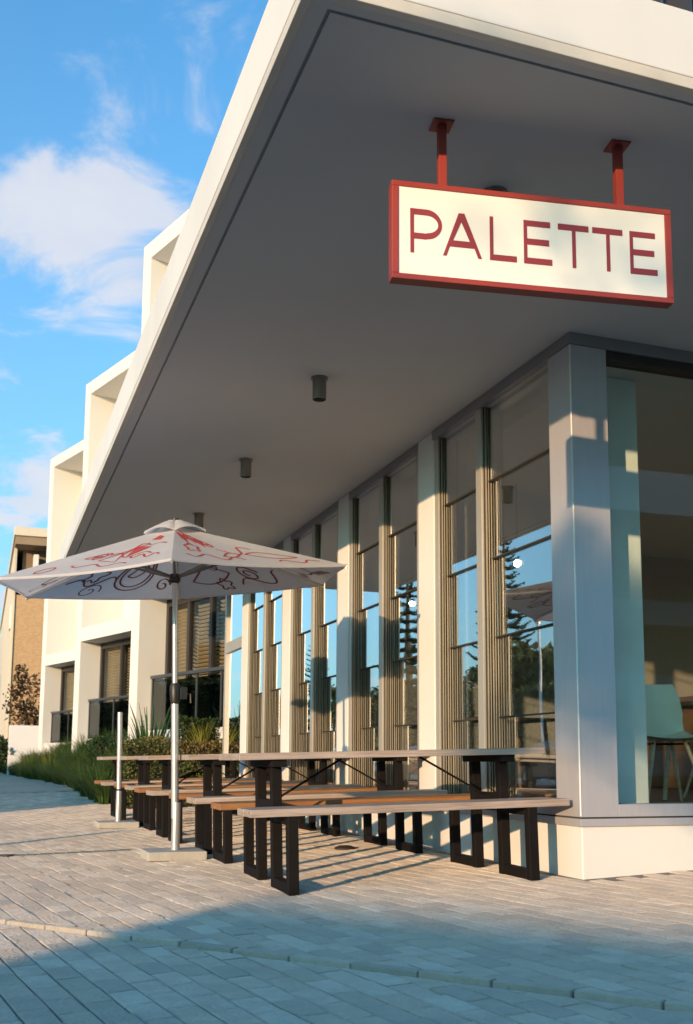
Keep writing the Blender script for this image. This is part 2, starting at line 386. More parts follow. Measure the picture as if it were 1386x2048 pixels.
# far footpath beyond the single pavers
sheet('footpath', rng(-6.74, -0.6, 12), rng(15.02, 61.5, 40), lambda x, y: terr(x, y) + 0.002, FOOTP, kind='structure')
PA = R(8.0)                                     # paving courses lean 8 degrees from the facade line
pu = Vector((-math.sin(PA), math.cos(PA))); pv = Vector((math.cos(PA), math.sin(PA)))
PW, PL, JT = 0.105, 0.21, 0.007
def paver_mesh(w_, l_, seed):
    b = MB(); rr = random.Random(seed); c = 0.004
    w2, l2 = w_ / 2, l_ / 2; j = lambda: rr.uniform(-0.002, 0.002)
    lo = [(-w2, -l2), (w2, -l2), (w2, l2), (-w2, l2)]
    b.v += [(x + j(), y + j(), -0.045) for x, y in lo]
    b.v += [(x + j(), y + j(), -c) for x, y in lo]
    b.v += [(x * (1 - c / w2) + j(), y * (1 - c / l2) + j(), rr.uniform(-0.0012, 0.0012)) for x, y in lo]
    for k in range(4):
        n_ = (k + 1) % 4
        b.f += [(k, n_, 4 + n_, 4 + k), (4 + k, 4 + n_, 8 + n_, 8 + k)]; b.mi += [0, 0]
    b.f.append((8, 9, 10, 11)); b.mi.append(0)
    return b
PM = [paver_mesh(PW - JT, PL - JT * .6, s).mesh('paver', PAVER) for s in range(6)]
cand = []; stuffm = MB()
EW = 0.024                                      # half width of the edging course
for ci in range(-92, 62):
    for ri in range(-34, 86):
        c = pv * (ci * PW) + pu * ((ri + (0.5 if ci % 2 else 0.0)) * PL)
        x, y = c
        if not (-6.7 < x < 2.6 and -4.2 < y < 15.0): continue
        if x > -0.06 and y > -0.12: continue
        if x > -1.05 and y > 10.15: continue
        sd = edge_side(x, y); ext = 0.5 * (abs(EN.dot(pu)) * PL + abs(EN.dot(pv)) * PW)
        rr = random.Random(ci * 977 + ri)
        dz = rr.gauss(0, 0.0011); tx, ty = rr.gauss(0, 0.006), rr.gauss(0, 0.008)
        if abs(sd) < ext + EW:
            P = [c + pv * (sx * (PW - JT) / 2) + pu * (sy * (PL - JT) / 2) for sx, sy in ((-1, -1), (1, -1), (1, 1), (-1, 1))]
            for sg in (1, -1):
                Q = clip(P, E0 + EN * (sg * (EW + 0.006)), EN * -sg)
                if len(Q) < 3: continue
                cc = sum(Q, Vector((0, 0))) / len(Q)
                if abs(sum(Q[k].x * Q[(k + 1) % len(Q)].y - Q[(k + 1) % len(Q)].x * Q[k].y for k in range(len(Q)))) < 0.0006: continue
                zt = lambda p: SL * min(p.x, 0) + 0.042 * max(p.x, 0) - (0.015 if sg > 0 else 0.0) + dz
                stuffm.face([(p.x, p.y, zt(p)) for p in Q])
                for k in range(len(Q)):
                    a, b_ = Q[k], Q[(k + 1) % len(Q)]
                    stuffm.face([(a.x, a.y, zt(a) - 0.045), (b_.x, b_.y, zt(b_) - 0.045), (b_.x, b_.y, zt(b_)), (a.x, a.y, zt(a))])
            continue
        z = terr(x, y) + dz
        slx = SL if x <= 0 else 0.042
        sly = (terr(x, y + 0.05) - terr(x, y - 0.05)) / 0.1 if y > 9 else 0.0
        p = project((x, y, z)); area = 0
        if p and -40 < p[0] < 1430 and p[1] < 2120:
            dd = (Vector((x, y, z)) - CAM_LOC).length; area = 1.0 / dd ** 3
            if y > 0.2 and x > -1.9: area *= 0.4
        cand.append((area, x, y, z, tx - 0.0, ty - 0.0, slx, sly, rr.randrange(6)))
cand.sort(key=lambda t: -t[0])
for i, (ar, x, y, z, tx, ty, slx, sly, k) in enumerate(cand):
    rot = Matrix.Rotation(PA, 4, 'Z')
    tilt = Matrix.Rotation(math.atan(sly) + tx, 4, 'X') @ Matrix.Rotation(-math.atan(slx) + ty, 4, 'Y')
    M = Matrix.Translation((x, y, z)) @ tilt @ rot
    if i < 300 and ar > 0:
        o = link('paver', PM[k], pave); o.matrix_world = M
    else:
        me = PM[k]; b = len(stuffm.v)
        stuffm.v += [tuple(M @ v.co) for v in me.vertices]
        for f in me.polygons: stuffm.f.append(tuple(b + i_ for i_ in f.vertices)); stuffm.mi.append(0)
stuffm.build('farther_pavers', PAVER, pave, kind='stuff')
for i in range(-3, 24):
    a = E0 + ED * (i * 0.29 - 0.5); z = max(SL * min(a.x, 0), SL * a.x) if a.x <= 0 else 0.042 * a.x
    rr = random.Random(i + 400); L_ = 0.283 + rr.uniform(-0.004, 0.002)
    b = MB().box(0, L_, -EW, EW, -0.06, 0.004 + rr.uniform(-0.002, 0.003))
    o = b.build('edging_stone', EDGING, pave, bevel=0.006)
    o.location = (a.x, a.y, z); o.rotation_euler = (rr.uniform(-.02, .02), -math.atan(SL) * ED.x, math.atan2(ED.y, ED.x))
# linear drain running out from under the parasol foot
dr = empty('drain_channel', (-2.25, 3.42, 0), label='narrow grey-green drain strip set in the paving left of the parasol foot', cat='drain')
dr['category'] = 'drain'
b = MB()
for k in range(12):
    x = -1.0 + k * 0.105 - 0.2
    b.box(x, x + 0.096, -0.055, 0.055, SL * (x - 2.25) - 0.02, SL * (x - 2.25) + 0.006)
b.build('grate', pm('drain_concrete', (0.22, 0.23, 0.20), 0.8, var=0.3, scale=9, bump=0.4), dr, bevel=0.003)
b = MB().box(-2.2, -1.21, -0.02, 0.02, SL * -4.4 - 0.02, SL * -3.9 + 0.008); b.build('slot', DARKGAP, dr)
b = MB().tube([(-0.93, -0.01, SL * -3.2 - .01), (-0.93, -0.01, SL * -3.2 + .014)], 0.06, 14); b.build('inlet', BLACKP, dr)

# ------------------------------------------------------------------ cafe building
ZS = 3.39                                       # underside of the canopy lip
FX, FY, YEND, XEND = -2.475, -2.29, 9.95, 7.0
cafe = empty('cafe_building', label='white corner cafe with deep flat canopy, white pillars and tall sash windows', cat='building')
can = MB()
can.box(FX, XEND, FY, YEND, ZS + 0.05, ZS + 0.345)
canopy = can.build('canopy', FASCIA, cafe, bevel=0.006)
# lip round the edge, border strip and main soffit panel with a shadow gap between
lip = MB(); lw = 0.036
lip.box(FX + .002, FX + lw, FY + .002, YEND - .002, ZS, ZS + 0.05); lip.box(FX + lw, XEND - .01, FY + .002, FY + lw, ZS, ZS + 0.05)
lip.build('drip_edge', LIP, canopy, bevel=0.004)
b = MB(); gx, gy, gw = FX + 0.122, FY + 0.108, 0.016
b.box(FX + lw, gx - gw / 2, FY + lw, YEND - .01, ZS + 0.018, ZS + 0.05)
b.box(gx - gw / 2, XEND - .01, FY + lw, gy - gw / 2, ZS + 0.018, ZS + 0.05)
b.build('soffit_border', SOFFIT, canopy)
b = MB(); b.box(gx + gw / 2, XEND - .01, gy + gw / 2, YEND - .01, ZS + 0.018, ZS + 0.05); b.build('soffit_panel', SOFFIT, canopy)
b = MB(); b.box(gx - gw / 2, gx + gw / 2, FY + lw, YEND - .02, ZS + 0.026, ZS + 0.051); b.box(gx + gw / 2, XEND - .02, gy - gw / 2, gy + gw / 2, ZS + 0.026, ZS + 0.051)
b.build('shadow_gap', pm('soffit_gap', (0.30, 0.30, 0.30), 0.9), canopy)
# upper storey, well back from the canopy edge on the street side
up = MB(); up.box(-0.75, XEND - .3, -1.7, YEND - .3, ZS + 0.345, 7.4); upper = up.build('upper_wall', WHITE, cafe)
for i in range(4):
    uw_ = MB().box(-0.79, -0.75, -.6 + i * 2.6, 1.0 + i * 2.6, 4.6, 6.4).build('upper_window', ALU, cafe)
    MB().box(-0.80, -0.791, -.54 + i * 2.6, .94 + i * 2.6, 4.66, 6.34).build('pane', GLASS, uw_)
DARKLV = pm('dark_louvre', (0.05, 0.045, 0.045), 0.5)
for i in range(46):
    MB().box(-0.95 + i * 0.16, -0.95 + i * 0.16 + 0.05, -1.98, -1.86, ZS + 0.347, 6.6).build('louvre_blade', DARKLV, upper)

# plinth, pillars, corner column
PZ = 0.307
b = MB(); b.prism([(0, 0), (XEND, 0), (XEND, 0.3), (0.3, 0.3), (0.3, YEND), (0, YEND)], -0.25, PZ); b.build('plinth', WHITE, cafe, bevel=0.008)
PIL = [(2.12, 2.44), (4.22, 4.55), (6.32, 6.65), (8.42, 8.75)]
for (a, c) in PIL:
    b = MB().box(-0.003, 0.30, a, c, PZ + .001, ZS + 0.017); b.build('pillar', WHITE, cafe, bevel=0.008)
cc = MB().box(-0.012, 0.255, -0.012, 0.262, PZ + 0.052, ZS - 0.062); cc.build('corner_column', SILVER, cafe, bevel=0.003)
MB().tube([(-0.011, -0.011, PZ + .06), (-0.011, -0.011, ZS - .07)], 0.006, 8).build('corner_highlight', WHITE, cafe)  # white rod paints the highlight down the column's corner edge
b = MB()                                         # sill flashing below the joint, then the joint, then the sill
b.prism([(-0.018, -0.018), (XEND, -0.018), (XEND, 0.02), (0.02, 0.02), (0.02, 2.12), (-0.018, 2.12)], PZ - 0.004, PZ + 0.042)
b.build('sill_flashing', SILVER, cafe, bevel=0.003)
b = MB(); b.prism([(0.004, 0.004), (XEND, 0.004), (XEND, 0.1), (0.1, 0.1), (0.1, 2.11), (0.004, 2.11)], PZ + 0.0, PZ + 0.06); b.build('sill_joint', DARKGAP, cafe)
SZ = 0.433
MB().box(0.256, XEND, -0.012, 0.16, PZ + 0.052, SZ).build('front_sill', SILVER, cafe, bevel=0.003)
# header over the windows
def header(nm, x0, x1, y0, y1):
    MB().box(x0, x1, y0, y1, ZS - 0.058, ZS + 0.0175).build(nm, SILVER, cafe, bevel=0.003)
b = MB().prism([(-0.018, -0.018), (XEND, -0.018), (XEND, 0.12), (0.12, 0.12), (0.12, 2.118), (-0.018, 2.118)], ZS - 0.060, ZS + 0.0175)
b.build('header', HEADM, cafe, bevel=0.003)
MB().box(0.256, XEND, 0.0, 0.12, ZS - 0.115, ZS - 0.062).build('front_head_frame', DKALU, cafe, bevel=0.003)

BAYS = [(0.262, 2.12), (2.44, 4.22), (4.55, 6.32), (6.65, 8.42)]
NS, SH = 5, 0.583
ZT = SZ + NS * SH                                # top of the glazing
def window_column(y0, y1):
    """one stack of five sliding sashes between two tracked jambs"""
    b = MB(); jw = 0.034
    b.box(0.02, 0.175, y0, y0 + jw * .5, SZ, ZS - 0.062); b.box(0.02, 0.175, y1 - jw * .5, y1, SZ, ZS - 0.062)
    win = b.build('window', DKALU, cafe)
    t = MB()
    for k in range(7):                          # ribs of the sash tracks on both jambs
        x = 0.022 + k * 0.021
        wv = 0.008 if k % 2 else 0.012
        t.box(x, x + wv, y0 + jw * .5, y0 + jw, SZ, ZS - 0.064); t.box(x, x + wv, y1 - jw, y1 - jw * .5, SZ, ZS - 0.064)
    t.build('track', TRACK, win, bevel=0.002, segs=1)
    MB().box(0.03, 0.17, y0 + jw, y1 - jw, ZT, ZS - 0.064).build('window_head', ALU, win, bevel=0.002)
    MB().box(-0.012, 0.34, y0 + .001, y1 - .001, PZ + 0.052, SZ - .001).build('window_sill', SILVER, win, bevel=0.003)
    for k in range(NS):
        zb = ZT - (k + 1) * SH; x = 0.046 + k * 0.021
        MB().box(x, x + 0.008, y0 + jw, y1 - jw, zb - 0.012, zb + SH).build('pane', GLASS, win)
        MB().box(x - 0.003, x + 0.012, y0 + jw, y1 - jw, zb - 0.014, zb - 0.004).build('sash_rail', DKALU, win)
    return win
for (a, c) in BAYS:
    near = a; far = c
    mid = (near + far) / 2 + (0.12 if near < 1 else 0.0)
    if near > 1: MB().box(0.005, 0.10, near + .001, near + 0.05, SZ - 0.1, ZS - 0.0).build('jamb', ALU, cafe, bevel=0.003)
    MB().box(0.005, 0.10, far - 0.075, far - .001, SZ, ZS - 0.06).build('jamb', ALU, cafe, bevel=0.003)
    MB().box(0.0, 0.12, mid - 0.045, mid + 0.045, SZ, ZS - 0.06).build('mullion', ALU, cafe, bevel=0.004)
    if near > 1: MB().box(-0.002, 0.14, near + .001, far - .001, ZS - 0.060, ZS + 0.0172).build('header', HEADM, cafe, bevel=0.003)
    if near > 1: MB().box(-0.010, 0.02, near + .001, far - .001, PZ - .003, PZ + 0.05).build('sill_flashing', SILVER, cafe, bevel=0.003)
    window_column(near + (0.05 if near > 1 else 0.0), mid - 0.045)
    window_column(mid + 0.045, far - 0.075)
# glazed end door with a transom light
dy0, dy1 = 8.75, 9.95
door = MB()
door.box(0.02, 0.1, dy0 + .001, dy0 + 0.08, 0.02, ZS - .01); door.box(0.02, 0.1, dy1 - 0.10, dy1, 0.02, ZS - .01); door.box(0.02, 0.1, dy0 + .08, dy1 - .1, 2.30, 2.46); door.box(0.02, 0.1, dy0 + .08, dy1 - .1, ZS - .12, ZS - .01); door.box(0.02, 0.1, dy0 + .08, dy1 - .1, 0.02, 0.14)
door = door.build('end_door', ALU, cafe, bevel=0.003)
MB().box(0.055, 0.063, dy0 + .08, dy1 - .1, 0.14, 2.30).build('pane', GLASS, door); MB().box(0.055, 0.063, dy0 + .08, dy1 - .1, 2.46, ZS - .12).build('pane', GLASS, door)
# front window
fw = MB().box(3.05, 3.12, 0.02, 0.12, SZ, ZS - .115); fw = fw.build('front_window', ALU, cafe, bevel=0.003)
MB().box(0.2551, 3.05, 0.06, 0.072, SZ - .002, ZS - .116).build('pane', FGLASS, fw)
MB().box(3.12, XEND - .3, 0.06, 0.072, SZ - .002, ZS - .116).build('pane', FGLASS, fw)
# room behind the glass
RF = 0.40
MB().box(0.345, XEND - .2, 0.17, YEND - .15, RF - .2, RF).build('interior_floor', INFLOOR, cafe)
MB().box(0.345, XEND - .2, 0.13, YEND - .15, ZS - 0.10, ZS + .016).build('interior_ceiling', INCEIL, cafe)
MB().box(XEND - .2, XEND, 0.0, YEND, PZ, ZS + .016).build('interior_wall', INWALL, cafe)
MB().box(0.30, XEND - .2, YEND - .15, YEND, -0.2, ZS + .016).build('end_wall', WHITE, cafe)
MB().box(3.6, XEND - .2, 5.4, 5.55, RF, ZS - .1).build('interior_partition', INWALL, cafe)
MB().box(0.40, 0.70, 0.30, 0.60, RF, ZS - .1).build('interior_column', COLPAINT, cafe, bevel=0.01)
MB().box(0.345, 2.2, 3.2, 3.45, 2.86, ZS - .1).build('interior_beam', INCEIL, cafe)
ctr = MB().box(4.2, 4.9, 1.6, 5.2, RF, RF + 1.05).build('service_counter', pm('counter_timber', (0.16, 0.09, 0.05), 0.5, var=0.3), cafe, bevel=0.01)

# surface-mounted ceiling lights on the soffit
LAMPB = pm('lamp_bronze', (0.26, 0.235, 0.20), 0.45, metal=0.3)
LENS = pm('lamp_lens', (0.10, 0.10, 0.10), 0.2)
for i, (x, y, lb) in enumerate(((-1.262, 1.30, 'small bronze canopy light nearest the sash windows, closest to viewer of the exposed row'), (-1.27, 3.45, 'small bronze canopy light in the middle of the row above the tables'),
                                (-1.26, 5.66, 'small bronze canopy light just above the parasol cap'), (-1.217, -1.30, 'small bronze canopy light half hidden behind the top edge of the sign'))):
    t = empty('canopy_light', (x, y, ZS + 0.018), label=lb, cat='light', group='lights on the canopy underside')
    b = MB().tube([(0, 0, 0), (0, 0, -0.014)], 0.062, 24); b.build('ceiling_rose', LAMPB, t, smooth=True)
    b = MB().tube([(0, 0, -0.014), (0, 0, -0.16), (0, 0, -0.162)], [0.05, 0.05, 0.047], 24, False); b.build('housing', LAMPB, t, smooth=True)
    b = MB().tube([(0, 0, -0.13), (0, 0, -0.135)], 0.046, 24); b.build('lens', LENS, t)

# ------------------------------------------------------------------ hanging sign
SGA = -0.1564
sg = empty('hanging_sign', (-1.279, -1.764, 2.895), SGA, label='red framed white sign reading PALETTE hung from the canopy by two posts', cat='sign')
SW, SHT = 0.633, 0.218
b = MB().box(-SW + .03, SW - .03, -0.024, 0.024, -SHT + .024, SHT - .024); b.build('board', SIGNWHITE, sg)
b = MB()
b.box(-SW, SW, -0.03, 0.03, SHT - .024, SHT); b.box(-SW, SW, -0.03, 0.03, -SHT, -SHT + .024)
b.box(-SW, -SW + .03, -0.03, 0.03, -SHT + .024, SHT - .024); b.box(SW - .03, SW, -0.03, 0.03, -SHT + .024, SHT - .024)
b.build('frame', RED, sg, bevel=0.003)
def arc(cx, cz, rx, rz, a0, a1, n=14): return [(cx + rx * math.cos(R(a0 + (a1 - a0) * i / n)), cz + rz * math.sin(R(a0 + (a1 - a0) * i / n))) for i in range(n + 1)]
def letter(outer, holes=()):
    """flat letter, a touch proud of the board on both faces"""
    cu = bpy.data.curves.new('letter', 'CURVE'); cu.dimensions = '2D'; cu.fill_mode = 'BOTH'; cu.extrude = 0.0012
    for lp in (outer, *holes):
        s_ = cu.splines.new('POLY'); s_.points.add(len(lp) - 1); s_.use_cyclic_u = True
        for p_, (x, z) in zip(s_.points, lp): p_.co = (x, z, 0, 1)
    tmp = bpy.data.objects.new('tmp', cu); COL.objects.link(tmp)
    dg = bpy.context.evaluated_depsgraph_get()
    me = bpy.data.meshes.new_from_object(tmp.evaluated_get(dg)); bpy.data.objects.remove(tmp); bpy.data.curves.remove(cu)
    me.materials.clear(); me.materials.append(REDPRINT)
    me.transform(Matrix.Translation((0, -0.0255, 0)) @ Matrix.Rotation(R(90), 4, 'X'))
    link('letter', me, sg)
zt_, zb_ = 0.100, -0.097
letter([(-.553, zt_), (-.477, zt_)] + arc(-.482, .034, .067, .066, 88, -88) + [(-.482, -.034), (-.537, -.034), (-.537, zb_), (-.552, zb_)],
       [[(-.537, .074), (-.482, .074)] + arc(-.482, .034, .051, .040, 88, -88) + [(-.482, -.008), (-.537, -.008)]])
letter([(-.341, .099), (-.316, .099), (-.240, zb_), (-.256, zb_), (-.272, -.054), (-.381, -.054), (-.396, zb_), (-.411, zb_)], [[(-.3295, .062), (-.367, -.026), (-.292, -.026)]])
letter([(-.204, zt_), (-.189, zt_), (-.189, -.071), (-.085, -.071), (-.085, zb_), (-.204, zb_)])
for ox in (0, 0.4875):
    letter([(-.052 + ox, zt_), (.068 + ox, zt_), (.068 + ox, .074), (-.037 + ox, .074), (-.037 + ox, .017), (.062 + ox, .017), (.062 + ox, -.010), (-.037 + ox, -.010), (-.037 + ox, -.070), (.075 + ox, -.070), (.075 + ox, zb_), (-.052 + ox, zb_)])
for ox in (0, 0.158):
    letter([(.104 + ox, zt_), (.244 + ox, zt_), (.244 + ox, .073), (.184 + ox, .073), (.184 + ox, zb_), (.168 + ox, zb_), (.168 + ox, .073), (.104 + ox, .073)])
for x in (-0.406, 0.403):
    MB().box(x - .0175, x + .0175, -0.0175, 0.0175, SHT, ZS + .018 - 2.895 - .008).build('hanging_post', RED, sg, bevel=0.002)
    MB().box(x - .045, x + .045, -0.045, 0.045, ZS + .018 - 2.895 - .008, ZS + .0178 - 2.895).build('mounting_plate', RED, sg, bevel=0.001)

# ------------------------------------------------------------------ picnic tables
def make_table():
    t = empty('picnic_table')
    TH, BH, L_ = 0.779, 0.469, 1.96
    rr = random.Random(5)
    for i, (y0, y1) in enumerate(((-0.326, -0.112), (-0.106, 0.106), (0.112, 0.326))):
        d = rr.uniform(-.006, .006)
        MB().box(-L_ / 2 + d, L_ / 2 + d, y0, y1, TH - .040, TH + rr.uniform(-.002, .001)).build('table_plank', WOODA, t, bevel=0.004)
    for s in (-1, 1):
        for (y0, y1) in ((0.29, 0.452), (0.458, 0.604)):
            a, c = sorted((s * y0, s * y1)); d = rr.uniform(-.005, .005)
            MB().box(-L_ / 2 + d, L_ / 2 + d, a, c, BH - .042, BH + rr.uniform(-.0015, .0015)).build('bench_plank', WOODA if s < 0 else WOODB, t, bevel=0.004)
    for s in (-1, 1):
        x = s * 0.735
        fr = MB()
        for sy in (-1, 1):                       # bench hoop of square tube: two posts, foot rail, top rail
            fr.box(x - .03, x + .03, *sorted((sy * .604, sy * .544)), 0, BH - .042)
            fr.box(x - .03, x + .03, *sorted((sy * .543, sy * .231)), 0.002, 0.060)
            fr.box(x - .028, x + .028, *sorted((sy * .543, sy * .231)), BH - .09, BH - .043)
            fr.box(x - .03, x + .03, *sorted((sy * .230, sy * .170)), 0, TH - .085)
        fr.box(x - .028, x + .028, -.169, .169, BH - .03, BH + .03)
        fr.box(x - .045, x + .045, -.30, .30, TH - .084, TH - .041)
        fr.build('end_frame', STEEL, t, bevel=0.003, segs=1)
        MB().tube([(s * 0.70, 0, BH + .02), (s * 0.26, 0, TH - .043)], 0.007, 8).build('brace', STEEL, t)
    return t
tb = make_table()
TL = ['weathered timber picnic table nearest the corner column, in front of all others', 'second timber picnic table from the corner column, beside the open parasol', 'third timber picnic table, in the middle of the row along the cafe',
      'fourth timber picnic table, beside the bare parasol pole', 'farthest timber picnic table, next to the clipped hedge']
for i, (x, y, rz) in enumerate(((-1.010, .668, -2.0), (-0.965, 2.50, -1.2), (-0.985, 4.37, -0.8), (-0.95, 6.20, 0.6), (-0.985, 8.15, -0.5))):
    o = tb if i == 0 else copy_tree(tb)
    o.location = (x, y, SL * x); o.rotation_euler = (0, -math.atan(SL), R(rz))
    tag(o, TL[i], 'picnic table', 'picnic tables in a row beside the cafe')

# ------------------------------------------------------------------ parasol
UX, UY = -1.992, 2.50
FABRIC = pm('parasol_canvas', (0.84, 0.82, 0.83), 0.85, var=0.05, scale=5, bump=0.15, bscale=300, trans=0.62)
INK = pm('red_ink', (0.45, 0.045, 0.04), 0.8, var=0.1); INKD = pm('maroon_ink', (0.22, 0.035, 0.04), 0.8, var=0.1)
um = empty('parasol', (UX, UY, SL * UX), label='open white canvas parasol printed with red line drawings', cat='parasol', group=None)
GZ = SL * UX
def slab(parent):
    MB().box(-.235, .205, -.20, .20, 0, .066).build('foot_slab', CONC, parent, bevel=0.008)
    MB().tube([(0, 0, .066), (0, 0, .42)], 0.033, 16).build('socket_tube', POLE, parent, smooth=True)
slab(um)
def plx(z): return -0.028 * z                    # the mast leans a little
MB().tube([(plx(.30), 0, .30), (plx(1.17), 0, 1.17)], 0.029, 16).build('lower_mast', POLE, um, smooth=True)
MB().tube([(plx(1.15), 0, 1.15), (plx(2.40), 0, 2.40)], 0.021, 16).build('upper_mast', POLE, um, smooth=True)
cr = MB(); cr.tube([(plx(1.19), 0, 1.17), (plx(1.2), 0, 1.20), (plx(1.3), 0, 1.30), (plx(1.33), 0, 1.33)], [.03, .038, .04, .028], 14); cr.box(0.01, .055, -.03, .03, 1.21, 1.30)
ck = cr.build('crank_housing', BLACKP, um, smooth=True)
MB().tube([(.055, 0, 1.25), (.085, 0, 1.25), (.09, 0, 1.18)], 0.008, 8).build('crank_handle', BLACKP, ck)
HZ, HR, HA, TXx, TYy = 2.068 - GZ, 1.445, -1.766, 0.084, 0.054
PKX, PKZ = -0.07, 2.515 - GZ
def rim(k, f=1.0):
    a = HA - k * math.pi / 3; x, y = HR * math.cos(a) * f, HR * math.sin(a) * f
    return Vector((x - 0.05 * f, y, HZ + TXx * x + TYy * y))
PK = Vector((PKX, 0, PKZ))
def panel_pt(k, u, v, off=0.0):
    """u across the panel 0..1, v from hem 0 to peak 1"""
    a, c = rim(k), rim(k + 1)
    e = a + (c - a) * u; p = e + (PK - e) * v
    sag = 0.05 * math.sin(math.pi * u) * (1 - v) * (0.35 + v * 1.3)
    n_ = (c - a).cross(PK - a).normalized()
    if n_.z < 0: n_ = -n_
    hem = (a + c) / 2 - PK; hem.z = 0
    inn = -0.045 * 4 * u * (1 - u) * (1 - v) ** 2
    return p - n_ * sag + hem.normalized() * inn + n_ * off
b = MB(); NU, NV = 10, 8
for k in range(6):
    for (off, flip) in ((0.0015, 0), (-0.0015, 1)):
        base = len(b.v)
        for j in range(NV + 1):
            for i in range(NU + 1): b.v.append(tuple(panel_pt(k, i / NU, j / NV * 0.965, off)))
        for j in range(NV):
            for i in range(NU):
                q_ = [base + j * (NU + 1) + i, base + j * (NU + 1) + i + 1, base + (j + 1) * (NU + 1) + i + 1, base + (j + 1) * (NU + 1) + i]
                b.f.append(tuple(q_)); b.mi.append(0)
cnp = b.build('canopy', FABRIC, um, smooth=True)
# hem band and vent cap
b = MB()
for k in range(6):
    for i in range(NU):
        a0, a1 = panel_pt(k, i / NU, 0, 0), panel_pt(k, (i + 1) / NU, 0, 0)
        b.bar(a0, a1, 0.006, 0.018)
b.build('hem', FABRIC, cnp)
b = MB(); CF = .19
def cap_rim(k, f):
    e = rim(k); p = PK + (e - PK) * f; return p
for k in range(6):
    top = PK + Vector((0, 0, .052)); NS_ = 6
    for i in range(NS_):
        def cp(t, f):
            p = cap_rim(k, CF * f).lerp(cap_rim(k + 1, CF * f), t); lift = .012 + .040 * math.sin(math.pi * t) ** .8
            g = 1 - f; return Vector((p.x, p.y, (p.z + lift) * (1 - g ** 1.6) + top.z * g ** 1.6))
        for f0, f1 in ((1, .66), (.66, .33), (.33, .02)):
            P = [cp(i / NS_, f0), cp((i + 1) / NS_, f0), cp((i + 1) / NS_, f1), cp(i / NS_, f1)]
            dn = Vector((0, 0, -.003)); b.face(P); b.face([p + dn for p in reversed(P)])
b.build('vent_cap', FABRIC, um, smooth=True)
# ribs, struts, hub
hubz = 2.10 - GZ
GREYM = pm('grey_strut', (0.18, 0.18, 0.18), 0.4, metal=0.5)
for k in range(6):
    e = rim(k); st = PK + Vector((0, 0, -.045))
    rb = MB().bar(st, e + Vector((0, 0, -.012)), 0.016, 0.022).build('rib', POLE, um)
    mid_ = st.lerp(e, .42) + Vector((0, 0, -.012))
    MB().bar((plx(hubz), 0, hubz), mid_, 0.018, 0.022).build('strut', GREYM, rb)
MB().tube([(plx(hubz), 0, hubz - .04), (plx(hubz), 0, hubz - .02), (plx(hubz), 0, hubz + .03)], [.03, .045, .04], 14).build('hub', BLACKP, um, smooth=True)
MB().tube([(PKX * .95, 0, PKZ - .09), (PKX, 0, PKZ + .06)], [.035, .03], 12).build('crown', BLACKP, um, smooth=True)
# drawings: ribbons lying on the cloth, on the top face and showing through below
def ribbon(bm_, k, pts, wd, off):
    P = [panel_pt(k, u, v, off) for u, v in pts]
    nrm = (rim(k + 1) - rim(k)).cross(PK - rim(k)).normalized()
    prev = None
    for i, p in enumerate(P):
        d = (P[min(i + 1, len(P) - 1)] - P[max(i - 1, 0)])
        if d.length < 1e-6: continue
        sd = d.normalized().cross(nrm) * (wd / 2)
        cur = (p - sd, p + sd)
        if prev: bm_.face([prev[0], cur[0], cur[1], prev[1]])
        prev = cur
def spiral(cu, cv, r, turns, a0=0.0, n=36, sq=1.6):
    return [(cu + r * (1 - .8 * i / n) * math.cos(a0 + turns * 2 * math.pi * i / n), cv + sq * r * (1 - .8 * i / n) * math.sin(a0 + turns * 2 * math.pi * i / n)) for i in range(n + 1)]
def ring(cu, cv, r, n=28, sq=1.6, wob=0.0): return [(cu + r * (1 + wob * math.sin(5 * 2 * math.pi * i / n)) * math.cos(2 * math.pi * i / n), cv + sq * r * (1 + wob * math.sin(5 * 2 * math.pi * i / n)) * math.sin(2 * math.pi * i / n)) for i in range(n + 1)]
def wave(u0, v0, u1, v1, amp, cyc, n=30): return [(u0 + (u1 - u0) * i / n, v0 + (v1 - v0) * i / n + amp * math.sin(cyc * 2 * math.pi * i / n)) for i in range(n + 1)]
def leaf(u0, v0, u1, v1, fat, n=12):
    a = [(u0 + (u1 - u0) * i / n, v0 + (v1 - v0) * i / n + fat * math.sin(math.pi * i / n)) for i in range(n + 1)]
    return a + [(u0 + (u1 - u0) * i / n, v0 + (v1 - v0) * i / n - fat * .6 * math.sin(math.pi * i / n)) for i in range(n, -1, -1)]
